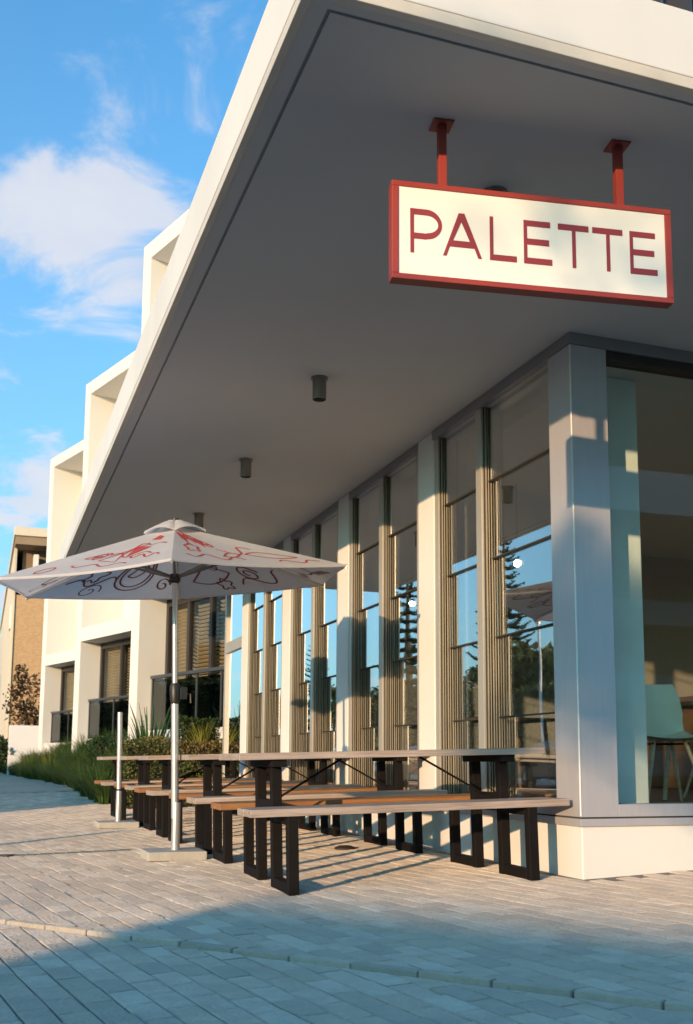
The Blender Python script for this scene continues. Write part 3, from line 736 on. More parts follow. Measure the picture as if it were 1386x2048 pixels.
ART = {
 0: dict(l=[[(.50, .62), (.47, .35), (.42, .20), (.60, .28), (.36, .60), (.50, .62)], wave(.18, .30, .62, .40, .05, 1.5), wave(.3, .12, .72, .20, .03, 2), spiral(.68, .36, .05, 1.4), leaf(.62, .42, .78, .34, .06), wave(.08, .50, .40, .62, .03, 1), wave(.1, .22, .35, .3, .04, 2), ring(.82, .12, .035)],
         f=[[(.26, .50), (.50, .56), (.40, .30)], [(.24, .74), (.44, .80), (.46, .70), (.24, .66)]]),
 5: dict(l=[[(.93, .80), (.86, .62), (.72, .70), (.80, .84), (.66, .74), (.58, .60), (.70, .56), (.93, .80)], spiral(.58, .52, .05, 1.5), wave(.22, .42, .58, .34, .07, 1.2), leaf(.10, .20, .40, .30, .09), ring(.82, .40, .06, wob=.2), wave(.5, .16, .9, .20, .05, 2), leaf(.45, .30, .62, .22, .06), wave(.06, .1, .3, .12, .03, 1.5)],
         f=[[(.92, .72), (.74, .78), (.82, .50)], [(.74, .70), (.56, .64), (.66, .44)]]),
 1: dict(l=[spiral(.35, .35, .09, 1.6), ring(.62, .3, .10), leaf(.1, .2, .3, .3, .08), wave(.2, .6, .7, .55, .06, 2)], f=[]),
 2: dict(l=[ring(.55, .42, .17), ring(.55, .42, .135), leaf(.47, .36, .63, .48, .11), wave(.08, .2, .4, .3, .06, 1.5), spiral(.85, .22, .07, 1.3), ring(.2, .35, .06, wob=.3)], f=[]),
 3: dict(l=[leaf(.15, .25, .55, .35, .16), spiral(.7, .3, .08, 1.7), wave(.55, .15, .92, .22, .08, 1.3), wave(.2, .55, .6, .6, .05, 2), ring(.42, .18, .05, wob=.3)], f=[]),
 4: dict(l=[ring(.45, .3, .16, sq=1.2), wave(.25, .38, .65, .36, .05, 3), leaf(.65, .2, .9, .3, .08), wave(.08, .12, .3, .16, .04, 2), wave(.5, .1, .7, .05, .03, 4)], f=[]),
}
topm, lowm = MB(), MB()
for k, A in ART.items():
    for ln in A['l']:
        ln = [(min(.97, max(.03, u)), min(.92, max(.02, v))) for u, v in ln]
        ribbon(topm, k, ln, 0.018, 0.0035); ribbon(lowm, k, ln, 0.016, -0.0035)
    for pg in A['f']:
        topm.face([panel_pt(k, u, v, 0.0034) for u, v in pg])
# seen from beneath, the far panels carry bolder loops
for k, cu, cv, r in ((2, .3, .12, .07), (3, .45, .5, .1), (1, .7, .12, .08), (4, .2, .55, .09)):
    ribbon(lowm, k, spiral(cu, cv, r, 1.4), 0.013, -0.0035)
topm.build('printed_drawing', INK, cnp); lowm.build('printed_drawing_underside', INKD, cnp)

bp_ = empty('parasol_pole', (-1.945, 6.34, SL * -1.945), label='bare parasol pole without canopy standing in a concrete foot', cat='pole')
slab(bp_); MB().tube([(0, 0, .3), (-.02, 0, 1.27)], 0.029, 16).build('mast', POLE, bp_, smooth=True); MB().tube([(0.0, 0, .40), (0, 0, .42)], 0.036, 14).build('collar', BLACKP, bp_)
b = MB().tube([(0, 0, -.01), (0, 0, .012), (0, 0, .026)], [.085, .085, .05], 24)
o = b.build('drain_cover', pm('rusty_iron', (0.035, 0.022, 0.018), 0.8, var=0.4, scale=20), loc=(-.607, 2.553, SL * -.607), smooth=True); tag(o, 'small round dark domed cover on the paving under the tables', 'drain cover')

# ------------------------------------------------------------------ cafe furniture behind the glass
SHELL = pm('white_shell_plastic', (0.76, 0.70, 0.54), 0.4, var=0.03)
def make_chair():
    c = empty('cafe_chair')
    prof = [(-.20, .435), (-.10, .425), (.04, .430), (.15, .455), (.20, .52), (.225, .62), (.24, .74), (.25, .83)]   # y (to the back), z
    wid = [.19, .215, .225, .225, .215, .205, .195, .17]; dish = [.015, .03, .04, .05, .075, .085, .075, .05]
    b = MB(); n_ = 10
    for off in (0.0, 0.012):
        base = len(b.v)
        for (y, z), w_, d in zip(prof, wid, dish):
            for i in range(n_ + 1):
                t = -1 + 2 * i / n_
                lift = d * t * t
                up_ = min(1, max(0, (z - .45) / .12)); yy = y - lift * up_ * 1.3; zz_ = z + lift * (1 - up_)
                b.v.append((w_ * t, yy + off * up_, zz_ - off * (1 - up_)))
        for j in range(len(prof) - 1):
            for i in range(n_):
                q_ = base + j * (n_ + 1) + i
                b.f.append((q_, q_ + 1, q_ + n_ + 2, q_ + n_ + 1)); b.mi.append(0)
    b.build('shell', SHELL, c, smooth=True)
    for sx in (-1, 1):
        for sy in (-1, 1):
            MB().tube([(sx * .11, sy * .10, .425), (sx * .22, sy * .21, 0)], [.016, .010], 10).build('leg', LEGWOOD, c, smooth=True)
    MB().tube([(-.13, -.12, .40), (.13, .12, .40)], .008, 8).build('stretcher', STEEL, c); MB().tube([(.13, -.12, .40), (-.13, .12, .40)], .008, 8).build('stretcher', STEEL, c)
    return c
ch0 = make_chair()
for i, (x, y, rz, lb) in enumerate(((1.30, 0.95, 168, 'white shell chair with pale timber legs just inside the front window'), (2.45, 1.75, 20, 'white shell chair on the far side of the dining table inside the cafe'),
                                    (1.3, 4.6, 80, 'white shell chair inside behind the second window bay'), (1.2, 6.8, 95, 'white shell chair inside behind the farther window bays'))):
    o = ch0 if i == 0 else copy_tree(ch0)
    o.location = (x, y, RF); o.rotation_euler = (0, 0, R(rz + 180)); o.scale = (1.06,) * 3 if i == 0 else (1, 1, 1)
    tag(o, lb, 'chair', 'white shell chairs inside the cafe')
TABW = wood('cafe_table_timber', (0.36, 0.24, 0.13), (0.20, 0.12, 0.06), 0.45)
def make_inner_table():
    t = empty('dining_table')
    MB().box(-.45, .45, -.38, .38, .72, .755).build('table_top', TABW, t, bevel=0.006)
    for sx in (-1, 1):
        for sy in (-1, 1): MB().tube([(sx * .36, sy * .30, .72), (sx * .42, sy * .35, 0)], [.025, .018], 10).build('leg', LEGWOOD, t, smooth=True)
    return t
it0 = make_inner_table()
for i, (x, y, lb) in enumerate(((2.1, 1.12, 'square timber dining table inside the front window holding magazines'), (1.9, 4.6, 'timber dining table inside behind the second window bay'), (1.9, 6.9, 'timber dining table inside behind the farther window bays'))):
    o = it0 if i == 0 else copy_tree(it0); o.location = (x, y, RF); tag(o, lb, 'table', 'dining tables inside the cafe')
for i, (c_, lb, x, y, z, rz) in enumerate((((0.40, 0.05, 0.04), 'red covered magazine on top of the pile on the dining table', 1.92, 1.0, .797, 8), ((0.02, 0.03, 0.10), 'navy blue magazine under the red one on the dining table', 1.94, 1.02, .776, -6), ((0.55, 0.50, 0.42), 'cream magazine at the bottom of the pile on the dining table', 1.93, 1.0, .755, 2))):
    b = MB().box(-.15, .15, -.11, .11, .001, .02); o = b.build('magazine', [pm('cover_%d' % i, c_, 0.35)], bevel=0.003, loc=(x, y, RF + z), rot=(0, 0, R(rz))); tag(o, lb, 'magazine', 'magazines piled on the dining table')
BULB = emit('warm_bulb', (1.0, 0.80, 0.50), 26.0); OPAL = emit('opal_globe', (1.0, 0.95, 0.88), 2.2)
def uv_ball(b, c, r, n=14, m_=8):
    P = [(c[0], c[1], c[2] - r * math.cos(math.pi * j / m_)) for j in range(m_ + 1)]
    b.tube(P, [max(1e-4, r * math.sin(math.pi * j / m_)) for j in range(m_ + 1)], n, False); return b
for i, (x, y, z, r, mt, lb) in enumerate(((1.2, 2.91, 2.52, .034, BULB, 'glowing bare bulb hanging inside the bay next to the corner'), (1.2, 5.42, 2.50, .034, BULB, 'glowing bare bulb hanging inside the third window bay'),
                                          (1.2, 7.6, 2.53, .032, BULB, 'glowing bare bulb hanging inside the farthest window bay'))):
    t = empty('pendant_lamp', (x, y, z), label=lb, cat='lamp', group='pendant lamps inside the cafe')
    uv_ball(MB(), (0, 0, 0), r).build('bulb', mt, t, smooth=True)
    MB().tube([(0, 0, r * .8), (0, 0, r + .06)], .016, 10).build('socket', BLACKP, t)
    MB().tube([(0, 0, r + .06), (0, 0, ZS - .10 - z)], .004, 6).build('cord', BLACKP, t)

# ------------------------------------------------------------------ white apartment building beyond
APW = pm('apartment_render', (0.72, 0.70, 0.67), 0.75, var=0.06, scale=0.6, bump=0.06)
APD = pm('apartment_inner_wall', (0.70, 0.68, 0.62), 0.75, var=0.06, scale=0.8)
APFR = pm('dark_window_frame', (0.035, 0.03, 0.03), 0.45)
BLIND = pm('timber_blind', (0.60, 0.46, 0.28), 0.6, var=0.2, scale=3)
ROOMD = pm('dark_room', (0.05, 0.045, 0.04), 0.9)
BGLASS = glass('balustrade_glass', (0.30, 0.37, 0.36), boost=1.3)
RAILM = pm('grey_rail', (0.085, 0.095, 0.105), 0.35, metal=0.4)
TOP = 10.6
AE1 = Vector((0.306, -0.952, 0)); AE2 = Vector((0.952, 0.306, 0))
ap = empty('apartment_building', (-0.9, 13.75, 0), label='white stepped apartment building with deep box frames and dark glazed balconies', cat='building')
def bay(P, W, first=False):
    off = Vector(P) - ap.location
    M = Matrix.Translation(off) @ Matrix((AE1, AE2, Vector((0, 0, 1)))).transposed().to_4x4()
    def B(nm, b_, mat, par=ap, bev=0.0):
        return MB().box(*b_, M).build(nm, mat, par, bev)
    J = 0.32
    B('side_wall', (0, J, 0, 3.4, -0.3, TOP), APW, bev=0.01)
    B('roof_slab', (J, W, 0, 3.4, TOP - .34, TOP), APW, bev=0.01)
    B('floor_beam', (J, W, 0, 1.25, 3.68, 4.02), APW, bev=0.01)
    B('base_wall', (J, W, 0.12, 1.25, -0.3, 1.22), APW, bev=0.01)
    B('upper_back_wall', (J, W, 1.15, 1.35, 4.02, TOP - .34), APD)
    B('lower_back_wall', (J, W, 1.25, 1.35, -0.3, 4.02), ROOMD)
    if not first: B('end_mass', (W - .02, W + .02, .3, 3.0, -.3, TOP - .4), APD)
    # venetian blinded windows, three lights
    x0 = J + .05; x1 = W - .1
    nW = 4 if first else 6; wd = (x1 - x0) / nW
    wf = MB()
    for i in range(nW + 1): wf.box(x0 + i * wd - .045, x0 + i * wd + .045, 0.55, 0.64, 1.24, 3.66, M)
    wf.box(x0, x1, 0.555, 0.635, 3.52, 3.665, M); wf.box(x0, x1, 0.555, 0.635, 1.23, 1.34, M)
    wf = wf.build('window', APFR, ap)
    for i in range(nW):
        a, c = x0 + i * wd + .045, x0 + (i + 1) * wd - .045
        MB().box(a, c, 0.59, 0.598, 1.34, 3.52, M).build('pane', glass_far, wf)
        bl = MB(); n_ = 30
        for j in range(n_):
            z = 1.38 + j * 2.12 / n_
            Q = M @ Vector((0, 0, 0))
            bl.box(a + .02, c - .02, 0.69, 0.745, z, z + .012, M @ Matrix.Translation((0, 0.72, z)) @ Matrix.Rotation(R(-38), 4, 'X') @ Matrix.Translation((0, -0.72, -z)))
        bl.build('blind', BLIND, wf)
    # glass balustrade
    by = 0.30; bx0 = J + .02
    br = MB().box(bx0, W, by - .05, by + .03, 2.16, 2.22, M).build('balustrade', RAILM, ap, 0.006)
    nP = 4 if first else 5
    for i in range(nP + 1):
        x = bx0 + .02 + (W - bx0 - .05) * i / nP
        MB().box(x - .018, x + .018, by - .02, by + .02, 1.22, 2.16, M).build('post', RAILM, br)
        if i < nP: MB().box(x + .03, bx0 + .02 + (W - bx0 - .05) * (i + 1) / nP - .03, by - .006, by + .006, 1.27, 2.10, M).build('glass_panel', BGLASS, br)
    # upper storey window and pale blind
    u0 = W * .42
    uw = MB(); uw.box(u0, u0 + .06, 1.07, 1.15, 4.05, 6.3, M); uw.box(u0 + 1.7, u0 + 1.76, 1.07, 1.15, 4.05, 6.3, M); uw.box(u0, u0 + 1.76, 1.07, 1.15, 6.3, 6.38, M)
    uw = uw.build('upper_window', APW, ap); MB().box(u0 + .06, u0 + 1.7, 1.10, 1.11, 4.05, 6.3, M).build('pale_blind', pm('pale_blind', (.62, .58, .48), .7), uw)
glass_far = glass('apartment_glass', (0.85, 0.86, 0.84), boost=0.4)
bay((-0.9, 13.75, 0), 3.7, True)
bay((-1.25, 21.75, 0), 7.6)
bay((-1.70, 29.2, 0), 7.1)

# ------------------------------------------------------------------ brick building at far left
def brick_mat(name):
    m_, n, l, p = nodes(name)
    t = n.new('ShaderNodeTexCoord'); mp = n.new('ShaderNodeMapping'); l.new(t.outputs['Object'], mp.inputs[0]); mp.inputs['Rotation'].default_value = (R(90), 0, 0)
    br = n.new('ShaderNodeTexBrick'); l.new(mp.outputs[0], br.inputs[0]); br.inputs['Scale'].default_value = 4.2
    br.inputs['Color1'].default_value = (0.52, 0.33, 0.17, 1); br.inputs['Color2'].default_value = (0.44, 0.26, 0.13, 1); br.inputs['Mortar'].default_value = (0.50, 0.40, 0.28, 1)
    br.inputs['Mortar Size'].default_value = 0.012
    l.new(br.outputs[0], p.inputs['Base Color']); p.inputs['Roughness'].default_value = 0.9; return m_
BRICK = brick_mat('tan_brick')
CREAM = pm('cream_render', (0.66, 0.58, 0.46), 0.8, var=0.08)
bb = empty('brick_building', (-2.42, 38.5, 0), label='tan brick apartment building with cream roof frame at far left edge', cat='building')
MB().box(0.0, 9.0, 0.9, 34, -.5, 7.55).build('wall', BRICK, bb); MB().box(0.3, 9.0, 1.6, 34, 7.5, 9.6).build('upper_shade_band', pm('eave_shade_brown', (0.20, 0.14, 0.09), .8, var=.2), bb)  # dark brown upper band paints in the shade under the eave
MB().box(-0.06, 0.0, 1.2, 34, -.5, 9.6).build('street_wall', CREAM, bb)
rf = MB().box(-0.12, 9.2, 0.2, 34.2, 9.95, 10.32).build('roof_frame', CREAM, bb, 0.02)
MB().box(-0.06, 9.1, 0.3, 34.1, 9.6, 9.95).build('roof_underside', pm('eave_timber', (0.30, 0.22, 0.14), 0.8), rf)
MB().box(0.72, 0.92, 0.8, 1.6, 7.56, 9.3).build('window_reveal', WHITE, bb); MB().box(-0.12, -0.06, 1.6, 2.6, 6.2, 7.2).build('window_reveal', WHITE, bb)
MB().box(0.0, 0.04, 0.84, 0.9, -.4, 9.5).build('downpipe', CREAM, bb)
gw_ = MB().box(-2.47, -1.2, 34.6, 34.85, 0, 1.95).build('garden_wall', WHITE, bevel=0.02); tag(gw_, 'low white rendered garden wall in front of the tan brick building', 'wall')

# ------------------------------------------------------------------ planting
def leafmat(name, a, b_, tr=0.25): return pm(name, a, 0.55, var=0.3, scale=2.2, col2=b_, rnd=0.28, trans=tr, spec=0.3)
GRASSM = leafmat('strappy_green', (0.075, 0.13, 0.030), (0.035, 0.075, 0.020))
GRASSY = leafmat('yellow_green_strap', (0.24, 0.24, 0.045), (0.13, 0.15, 0.03))
FLAXM = leafmat('dark_flax', (0.05, 0.12, 0.035), (0.03, 0.07, 0.03))
HEDGEM = leafmat('hedge_leaf', (0.17, 0.19, 0.045), (0.08, 0.11, 0.03), 0.35); HEDGEB = leafmat('bronze_hedge_leaf', (0.30, 0.19, 0.08), (0.15, 0.11, 0.04), 0.35)
DARKHG = leafmat('dark_hedge_leaf', (0.045, 0.085, 0.022), (0.025, 0.05, 0.016))
BARK = pm('bark', (0.10, 0.075, 0.055), 0.9, var=0.4, scale=9, bump=0.8, bscale=30, stretch=(3, 3, .6))
def blades(n, h, spread, wd, seed, droop=0.6, seg=4):
    b = MB(); rr = random.Random(seed)
    for i in range(n):
        a = rr.uniform(0, 2 * math.pi); L_ = h * rr.uniform(.6, 1.15); s = spread * rr.uniform(.15, 1.0); r0 = rr.uniform(0, .12)
        dx, dy = math.cos(a), math.sin(a); px, py = -dy, dx; dr_ = droop * rr.uniform(.4, 1.3)
        prev = None
        for k in range(seg + 1):
            t = k / seg
            rad = r0 + s * t ** 1.3; z = L_ * (t - dr_ * .55 * t ** 3)
            w_ = wd * (1 - t * .85) * .5
            x, y = dx * rad, dy * rad
            cur = ((x - px * w_, y - py * w_, z), (x + px * w_, y + py * w_, z))
            if prev: b.face([prev[0], prev[1], cur[1], cur[0]])
            prev = cur
    return b
def bed_z(x, y):
    """raised planting bed between the path and the apartments"""
    e = -1.55 - 0.035 * max(0, y - 12) if y > 11 else -1.45
    return terr(x, y) + 0.55 * sstep(e, e + 1.1, x)
sheet('garden_bed', [-3.6, -3.2, -2.8, -2.5, -2.2, -2.0, -1.8, -1.6, -1.4, -1.2, -1.0, -.7, -.4, 0, .5], rng(10.2, 60, 60), lambda x, y: bed_z(x, y) - (0.02 if bed_z(x, y) > terr(x, y) + .03 else 0.05), SOIL, kind='structure')
GM = [blades(300, .72, .52, .014, s, .8).mesh('strap_leaves', GRASSM) for s in range(4)]
i = 0
rg = random.Random(21); y = 11.6
while y < 46:
    e = -1.55 - 0.035 * (y - 12)
    for row in range(3):
        x = e + 0.10 + row * .42 + rg.uniform(-.08, .08); yy = y + rg.uniform(-.12, .12) + row * .12
        if y > 30 and row == 2: continue
        o = link('ornamental_grass', GM[i % 4], None, (x, yy, bed_z(x, yy) - .03), (0, 0, rg.uniform(0, 6.28)))
        s = rg.uniform(.85, 1.2); o.scale = (s, s, s * (rg.uniform(.82, 1.08)))
        tag(o, 'arching dark green strap-leaved grass clump in the bank along the path', 'grass clump', 'strap-leaved grass clumps in the bank along the path'); i += 1
    y += 0.5 + max(0, y - 18) * .03
FM = [blades(70, .95, .42, .045, 60 + s, .25, 4).mesh('sword_leaves', FLAXM) for s in range(2)]
FY_ = [blades(70, .62, .40, .03, 70 + s, .35, 4).mesh('sword_leaves', GRASSY) for s in range(2)]
for (me, x, y, s, lb) in ((FM[0], -0.76, 11.9, 1.3, 'spiky dark green flax beside the nearest balcony'), (FM[1], -1.05, 12.3, 1.0, 'smaller spiky flax tucked left of the larger one'), (FY_[0], -0.13, 10.78, .9, 'light green sword-leaved plant above the clipped hedge by the cafe end'),
                          (FY_[1], -1.62, 22.6, 1.4, 'yellow-green spiky plant beneath the middle balcony'), (FY_[0], -1.95, 27.5, 1.5, 'yellow-green spiky plant beneath the farthest balcony')):
    t = empty('spiky_plant', (x, y, bed_z(x, y) - .02 + (.28 if y < 11 else 0)), label=lb, cat='plant', group='spiky plants in the bed'); o = link('leaves', me, t); o.scale = (s,) * 3
def leaf_box(x0, x1, y0, y1, z0, z1, n, sz, seed, mats, uneven=.05, split=None):
    b = MB(); rr = random.Random(seed)
    for i in range(n):
        fc = rr.random(); x, y, z = rr.uniform(x0, x1), rr.uniform(y0, y1), rr.uniform(z0, z1)
        k = rr.choices((0, 1, 2, 3, 4), weights=((y1 - y0) * (z1 - z0), (y1 - y0) * (z1 - z0), (x1 - x0) * (z1 - z0), (x1 - x0) * (z1 - z0), (x1 - x0) * (y1 - y0)))[0]
        d = abs(rr.gauss(0, uneven)) - uneven * .5
        if k == 0: x = x0 + d
        elif k == 1: x = x1 - d
        elif k == 2: y = y0 + d
        elif k == 3: y = y1 - d
        else: z = z1 - d
        bump_ = uneven * 1.2 * math.sin(x * 5 + z * 3) * math.sin(y * 4.3 + 1)
        if k == 4: z += bump_
        elif k == 2: y += bump_
        s = sz * rr.uniform(.6, 1.3)
        u = Vector((rr.gauss(0, 1), rr.gauss(0, 1), rr.gauss(0, 1))).normalized(); v = u.cross(Vector((rr.gauss(0, 1), rr.gauss(0, 1), rr.gauss(0, 1)))).normalized() * .55
        p = Vector((x, y, z)); b.cur = 0
        if split and split(p, rr): b.cur = 1
        b.face([p - u * s, p + v * s, p + u * s, p - v * s])
    b.cur = 0
    return b
def hedge(name, box, n, sz, seed, mats, label, uneven=.05, split=None, grp=None):
    x0, x1, y0, y1, z0, z1 = box; cx, cy = (x0 + x1) / 2, (y0 + y1) / 2
    t = empty(name, (cx, cy, z0), label=label, cat='hedge', group=grp)
    leaf_box(x0 - cx, x1 - cx, y0 - cy, y1 - cy, 0, z1 - z0, n, sz, seed, mats, uneven, split).build('foliage', mats, t)
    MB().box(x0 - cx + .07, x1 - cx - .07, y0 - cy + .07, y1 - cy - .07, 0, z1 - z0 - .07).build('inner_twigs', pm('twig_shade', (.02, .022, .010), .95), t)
    return t
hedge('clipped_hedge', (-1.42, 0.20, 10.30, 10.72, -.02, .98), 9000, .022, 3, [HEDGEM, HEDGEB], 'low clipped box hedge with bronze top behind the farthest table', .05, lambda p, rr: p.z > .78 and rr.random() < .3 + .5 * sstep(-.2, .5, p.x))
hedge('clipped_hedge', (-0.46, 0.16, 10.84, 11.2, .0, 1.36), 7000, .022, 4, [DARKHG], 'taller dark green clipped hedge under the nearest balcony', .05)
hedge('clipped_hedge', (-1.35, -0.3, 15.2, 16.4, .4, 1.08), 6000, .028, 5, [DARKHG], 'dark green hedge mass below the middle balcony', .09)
def crown(n, rx, ry, rz, sz, seed, lobes=9, mats=None):
    b = MB(); rr = random.Random(seed)
    C_ = [Vector((rr.uniform(-.6, .6) * rx, rr.uniform(-.6, .6) * ry, rr.uniform(-.6, .7) * rz)) for _ in range(lobes)]; S_ = [rr.uniform(.3, .55) for _ in range(lobes)]
    for i in range(n):
        k = rr.randrange(lobes); d = Vector((rr.gauss(0, 1), rr.gauss(0, 1), rr.gauss(0, 1))).normalized() * (rr.random() ** .45) * S_[k]
        p = C_[k] + Vector((d.x * rx, d.y * ry, d.z * rz))
        u = Vector((rr.gauss(0, 1), rr.gauss(0, 1), rr.gauss(0, 1))).normalized(); v = u.cross(Vector((rr.gauss(0, 1), rr.gauss(0, 1), rr.gauss(0, 1)))).normalized() * .5; s = sz * rr.uniform(.6, 1.4)
        b.face([p - u * s, p + v * s, p + u * s, p - v * s])
    return b, C_
def bushy(name, loc, h, rx, rz, n, sz, seed, mat, label, cat='tree', grp=None, lobes=9):
    t = empty(name, loc, label=label, cat=cat, group=grp)
    b, C_ = crown(n, rx, rx, rz, sz, seed, lobes); o = b.build('crown', mat, t, loc=(0, 0, h - rz))
    tk = MB(); tk.tube([(0, 0, 0), (.05 * h, 0, h * .35), (0, .03 * h, h - rz)], [.035 * h, .025 * h, .012 * h], 9)
    for c in C_[:6]: tk.tube([(.03 * h, .01 * h, h * .45), c * .8 + Vector((0, 0, h - rz))], [.012 * h, .004 * h], 6)
    tk.build('trunk', BARK, t, smooth=True); return t
REDLEAF = leafmat('russet_leaf', (0.14, 0.075, 0.035), (0.06, 0.05, 0.022))
bushy('small_tree', (-1.95, 36.6, .9), 3.6, .75, 1.5, 900, .09, 31, REDLEAF, 'small sparse russet tree behind the low white garden wall', lobes=12)
bushy('round_shrub', (-2.9, 35.2, .1), 1.5, .8, .8, 1400, .07, 33, DARKHG, 'dark round shrub at the left edge beside the low white wall', 'shrub')

# ------------------------------------------------------------------ across the street: seen in the window reflections, and shading the path
PINEM = leafmat('pine_needles', (0.030, 0.052, 0.020), (0.016, 0.030, 0.014), 0.08)
def make_pine(H, seed):
    t = empty('norfolk_pine'); rr = random.Random(seed)
    MB().tube([(0, 0, 0), (0, 0, H * .5), (0, 0, H)], [.022 * H, .014 * H, .003 * H], 9).build('trunk', BARK, t, smooth=True)
    b = MB(); z = H * .16; 
    while z < H * .99:
        f = 1 - (z / H); L0 = (0.21 * H) * (f ** .75) * (.92 + .16 * rr.random()) + .012 * H
        a0 = rr.uniform(0, 6.28); nb = 7
        for k in range(nb):
            a = a0 + k * 2 * math.pi / nb + rr.uniform(-.12, .12); dx, dy = math.cos(a), math.sin(a); L_ = L0 * rr.uniform(.82, 1.1)
            n_ = max(5, int(L_ / .16))
            for i in range(n_):
                s_ = (i + .6) / n_; r = L_ * s_
                zz_ = z - .10 * L_ * math.sin(s_ * 2.6) + .22 * L_ * s_ ** 2.4
                ww = (.16 * L_ * (1 - s_ * .45)) + .05
                for sd in (-1, 1):
                    q0 = Vector((dx * r, dy * r, zz_)); q1 = q0 + Vector((-dy * sd * ww + dx * ww * .7, dx * sd * ww + dy * ww * .7, .28 * ww + rr.uniform(-.03, .05)))
                    th = Vector((dx, dy, .15)) * (.055 + .02 * rr.random()) * (H / 12); tv = Vector((0, 0, .05 * H / 12))
                    b.face([q0 - th, q0 + th, q1 + th * .5, q1 - th * .5]); b.face([q0 - tv, q0 + tv, q1 + tv * .6, q1 - tv * .6])
        z += H * .050 * (.6 + .7 * f) 
    b.build('whorled_branches', PINEM, t); return t
p0 = make_pine(13.0, 3)
for i, (x, y, s, lb) in enumerate(((-22.4, 43.0, .98, 'tall Norfolk pine across the street reflected in the bay next to the corner'), (-20.6, 52.0, 1.0, 'tall Norfolk pine across the street reflected in the second bay'), (-23.0, 78.0, .85, 'Norfolk pine far down the street reflected in the third bay'))):
    o = p0 if i == 0 else copy_tree(p0); o.location = (x, y, .5); o.rotation_euler = (0, 0, i * 1.3); o.scale = (s,) * 3; tag(o, lb, 'tree', 'Norfolk pines across the street')
STREETM = leafmat('street_tree_leaf', (0.15, 0.17, 0.055), (0.08, 0.10, 0.035), 0.5)
for i, (x, y, h) in enumerate(((-25.5, 36, 5.6), (-24.5, 41.5, 5.2), (-26, 47, 6.2), (-24.6, 55, 5.4), (-26.5, 63, 6.0), (-25, 72, 5.6), (-27, 84, 6.4), (-26, 98, 6.2))):
    bushy('street_tree', (x, y, 1.2), h, 3.0, 2.0, 2600, .22, 50 + i, STREETM, ('first', 'second', 'third', 'fourth', 'fifth', 'sixth', 'seventh', 'eighth')[i] + ' leafy low tree along the bank across the street', grp='low trees on the bank across the street')
# long roadside hedge whose shadow lies over the far path
hedge('roadside_hedge', (-20.9, -19.4, -4.3, 60, -.3, 3.98), 26000, .16, 90, [STREETM], 'long tall dense hedge along the far side of the street', .16)
# single storey shop building down the street: its roof line throws the shade in the foreground
ux, uy = math.cos(SUN_AZ), math.sin(SUN_AZ); vx, vy = uy, -ux
def sunpos(u, q_): return (u * ux + q_ * vx, u * uy + q_ * vy)
kx, ky = sunpos(-27.0, -1.42)
ki = empty('kiosk_building', (kx, ky, -.3), SUN_AZ, label='long single storey rendered building with flat roof across the street', cat='building')
KH = math.tan(SUN_EL) * 25.3 + 0.27
MB().box(-7, 0, -24, -.25, 0, KH - .25).build('wall', CREAM, ki); MB().box(-7.2, .25, -24.2, 0, KH - .25, KH).build('roof', APFR, ki)
for i in range(6): 
    wf = MB().box(0.0, .06, -23 + i * 3.8, -21.2 + i * 3.8, .9, 2.3).build('window', APFR, ki); MB().box(.061, .07, -22.9 + i * 3.8, -21.3 + i * 3.8, 1.0, 2.2).build('pane', glass_far, wf)
# apartment block behind the viewer, reflected in the front window
bl = empty('opposite_block', (-4, -34, -.3), label='brown three storey block with balconies behind the viewer', cat='building')
BLK = pm('brown_block_render', (0.30, 0.24, 0.20), 0.8, var=0.06)
MB().box(0, 34, -10, 0, 0, 12.6).build('wall', BLK, bl)
for fl in range(3):
    for i in range(7):
        x = 1.2 + i * 4.7; z = .6 + fl * 3.3
        wf = MB().box(x, x + 2.6, 0, .06, z + .3, z + 2.5).build('window', APFR, bl); MB().box(x + .08, x + 2.52, .061, .07, z + .38, z + 2.42).build('pane', glass_far, wf)
    MB().box(.3, 33.5, .0, 1.5, .45 + fl * 3.3, .62 + fl * 3.3).build('balcony_slab', WHITE, bl)
    MB().box(.3, 33.5, 1.42, 1.48, .62 + fl * 3.3, 1.55 + fl * 3.3).build('balcony_front', WHITE, bl)
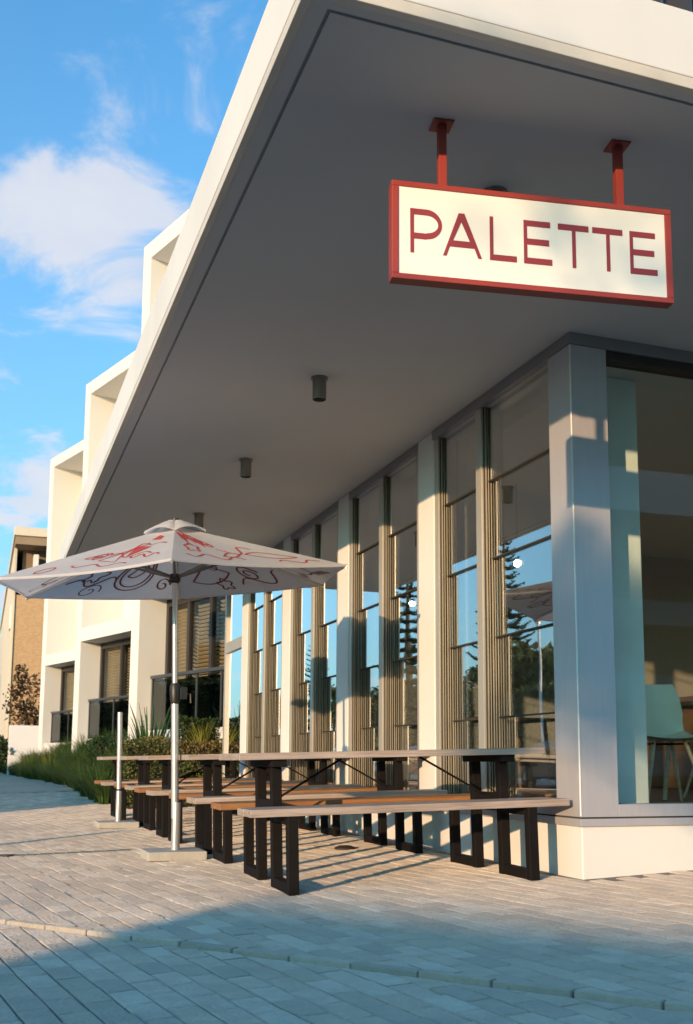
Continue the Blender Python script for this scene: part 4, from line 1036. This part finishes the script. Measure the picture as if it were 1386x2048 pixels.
# parked cars
def make_car(col, nm):
    t = empty('parked_car'); PAINT = pm(nm, col, 0.25, metal=0.2, var=0.03); TYRE = BLACKP
    low = [(-2.1, .30), (-2.15, .62), (-2.0, .82), (-1.2, .92), (1.55, .98), (2.05, .86), (2.12, .5), (2.05, .28)]
    roof = [(-1.25, .91), (-.45, 1.40), (.35, 1.47), (1.15, 1.38), (1.75, .97)]
    def loft(nm_, prof, w0, w1, zr, mat, par):
        b = MB(); n_ = len(prof)
        for sx in (-1, 1):
            for (y, z) in prof:
                t_ = max(0, (z - zr[0]) / (zr[1] - zr[0])); b.v.append((sx * (w0 + (w1 - w0) * t_), y, z))
        for i_ in range(n_):
            j_ = (i_ + 1) % n_; b.f.append((i_, j_, n_ + j_, n_ + i_)); b.mi.append(0)
        b.f.append(tuple(range(n_))); b.f.append(tuple(range(2 * n_ - 1, n_ - 1, -1))); b.mi += [0, 0]
        return b.build(nm_, mat, par, bevel=.04, segs=3, smooth=True)
    body = loft('body', low, .88, .80, (.3, 1.0), PAINT, t); loft('cabin', roof, .78, .60, (.91, 1.47), PAINT, t)
    CG = pm(nm + '_glass', (.02, .025, .03), .08)
    for sx in (-1, 1):
        b = MB(); b.face([(sx * .765, -1.0, .98), (sx * .765, 1.35, 1.02), (sx * .645, 1.0, 1.33), (sx * .635, -.40, 1.34)]); b.build('side_window', CG, t, loc=(sx * .012, 0, 0))
        for y in (-1.3, 1.3):
            wh = MB().tube([(sx * .70, y, .32), (sx * .90, y, .32)], .32, 20).build('wheel', TYRE, t, smooth=True); MB().tube([(sx * .895, y, .32), (sx * .905, y, .32)], .19, 16).build('rim', POLE, wh)
        MB().box(sx * .5 - .14, sx * .5 + .14, -2.16, -2.10, .62, .74).build('headlight', LENS, t, .02); MB().box(sx * .6 - .14, sx * .6 + .14, 2.06, 2.12, .66, .80).build('tail_light', RED, t, .02)
    return t
for i, (col, x, y, lb) in enumerate((((.02, .03, .06), -13.6, 22.5, 'dark blue hatchback parked across the street'), ((.35, .03, .03), -13.7, 33.0, 'red hatchback parked farther up the street'), ((.6, .6, .6), -13.6, 43.0, 'silver hatchback parked farthest up the street'))):
    o = make_car(col, 'car_paint_%d' % i); o.location = (x, y, -.28 + .2 * sstep(9.5, 18, y)); tag(o, lb, 'car', 'cars parked across the street')

# unseen tree, added and its crown shaped to shade the corner column and sign
tx_, ty_ = sunpos(-23.5, 0.0)
st = empty('street_tree', (tx_, ty_, -.2), SUN_AZ, label='added out-of-view tree whose crown shades the corner column and sign', cat='tree')
b = MB(); rr = random.Random(77); T_ = math.tan(SUN_EL) * 23.5 + .2
for (qq, zc, rq, rz_) in ((-.1, 1.25, .42, .5), (.0, 1.75, .40, .45), (.3, 1.5, .36, .5), (.55, 1.05, .3, .4), (-.35, 1.55, .3, .4), (-.75, 2.6, .55, .4)):
    for i in range(420 if zc < 2 else 75):
        d = Vector((rr.gauss(0, 1), rr.gauss(0, 1), rr.gauss(0, 1))).normalized() * rr.random() ** .4
        p = Vector((d.x * 1.2, qq + d.y * rq, T_ + zc + d.z * rz_)); u = Vector((rr.gauss(0, 1), rr.gauss(0, 1), rr.gauss(0, 1))).normalized(); v = u.cross(Vector((rr.gauss(0, 1), rr.gauss(0, 1), rr.gauss(0, 1)))).normalized() * .5; s_ = .075 * rr.uniform(.6, 1.4)
        b.face([p - u * s_, p + v * s_, p + u * s_, p - v * s_])
b.build('crown', STREETM, st)
tk = MB().tube([(0, -2.5, 0), (.05, -2.3, 2.6), (0, -.2, T_ + 1.0)], [.08, .06, .04], 9)
for (qq, zc) in ((-.1, 1.25), (.3, 1.5), (.55, 1.05), (-.35, 1.55)): tk.tube([(0, -1.2, T_ + .1), (0, qq, T_ + zc)], [.05, .02], 6)
tk.build('trunk', BARK, st, smooth=True)

# bollard by the kerb, just out of the picture on the left; its shadow crosses the paving
bo = empty('bollard', (-6.4, 1.77, terr(-6.4, 1.77)), label='round steel bollard at the kerb left of the tables', cat='bollard')
MB().tube([(0, 0, 0), (0, 0, 1.0), (0, 0, 1.05), (0, 0, 1.07)], [.055, .055, .048, .02], 20).build('shaft', POLE, bo, smooth=True)
MB().tube([(0, 0, 0), (0, 0, .02)], .09, 20).build('base_plate', POLE, bo)

sp = empty('street_lamp', (-16.5, 29.3, -.02), label='street lamp with white globe head across the street', cat='street lamp')
MB().tube([(0, 0, 0), (0, 0, .5), (0, 0, .55), (0, 0, 6.05)], [.09, .09, .06, .045], 14).build('post', WHITE, sp, smooth=True)
uv_ball(MB(), (0, 0, 6.3), .24, 18, 10).build('globe', pm('opal_plastic', (.85, .84, .80), .3, var=.02), sp, smooth=True)
MB().tube([(0, 0, 6.03), (0, 0, 6.10)], .10, 14).build('collar', POLE, sp)
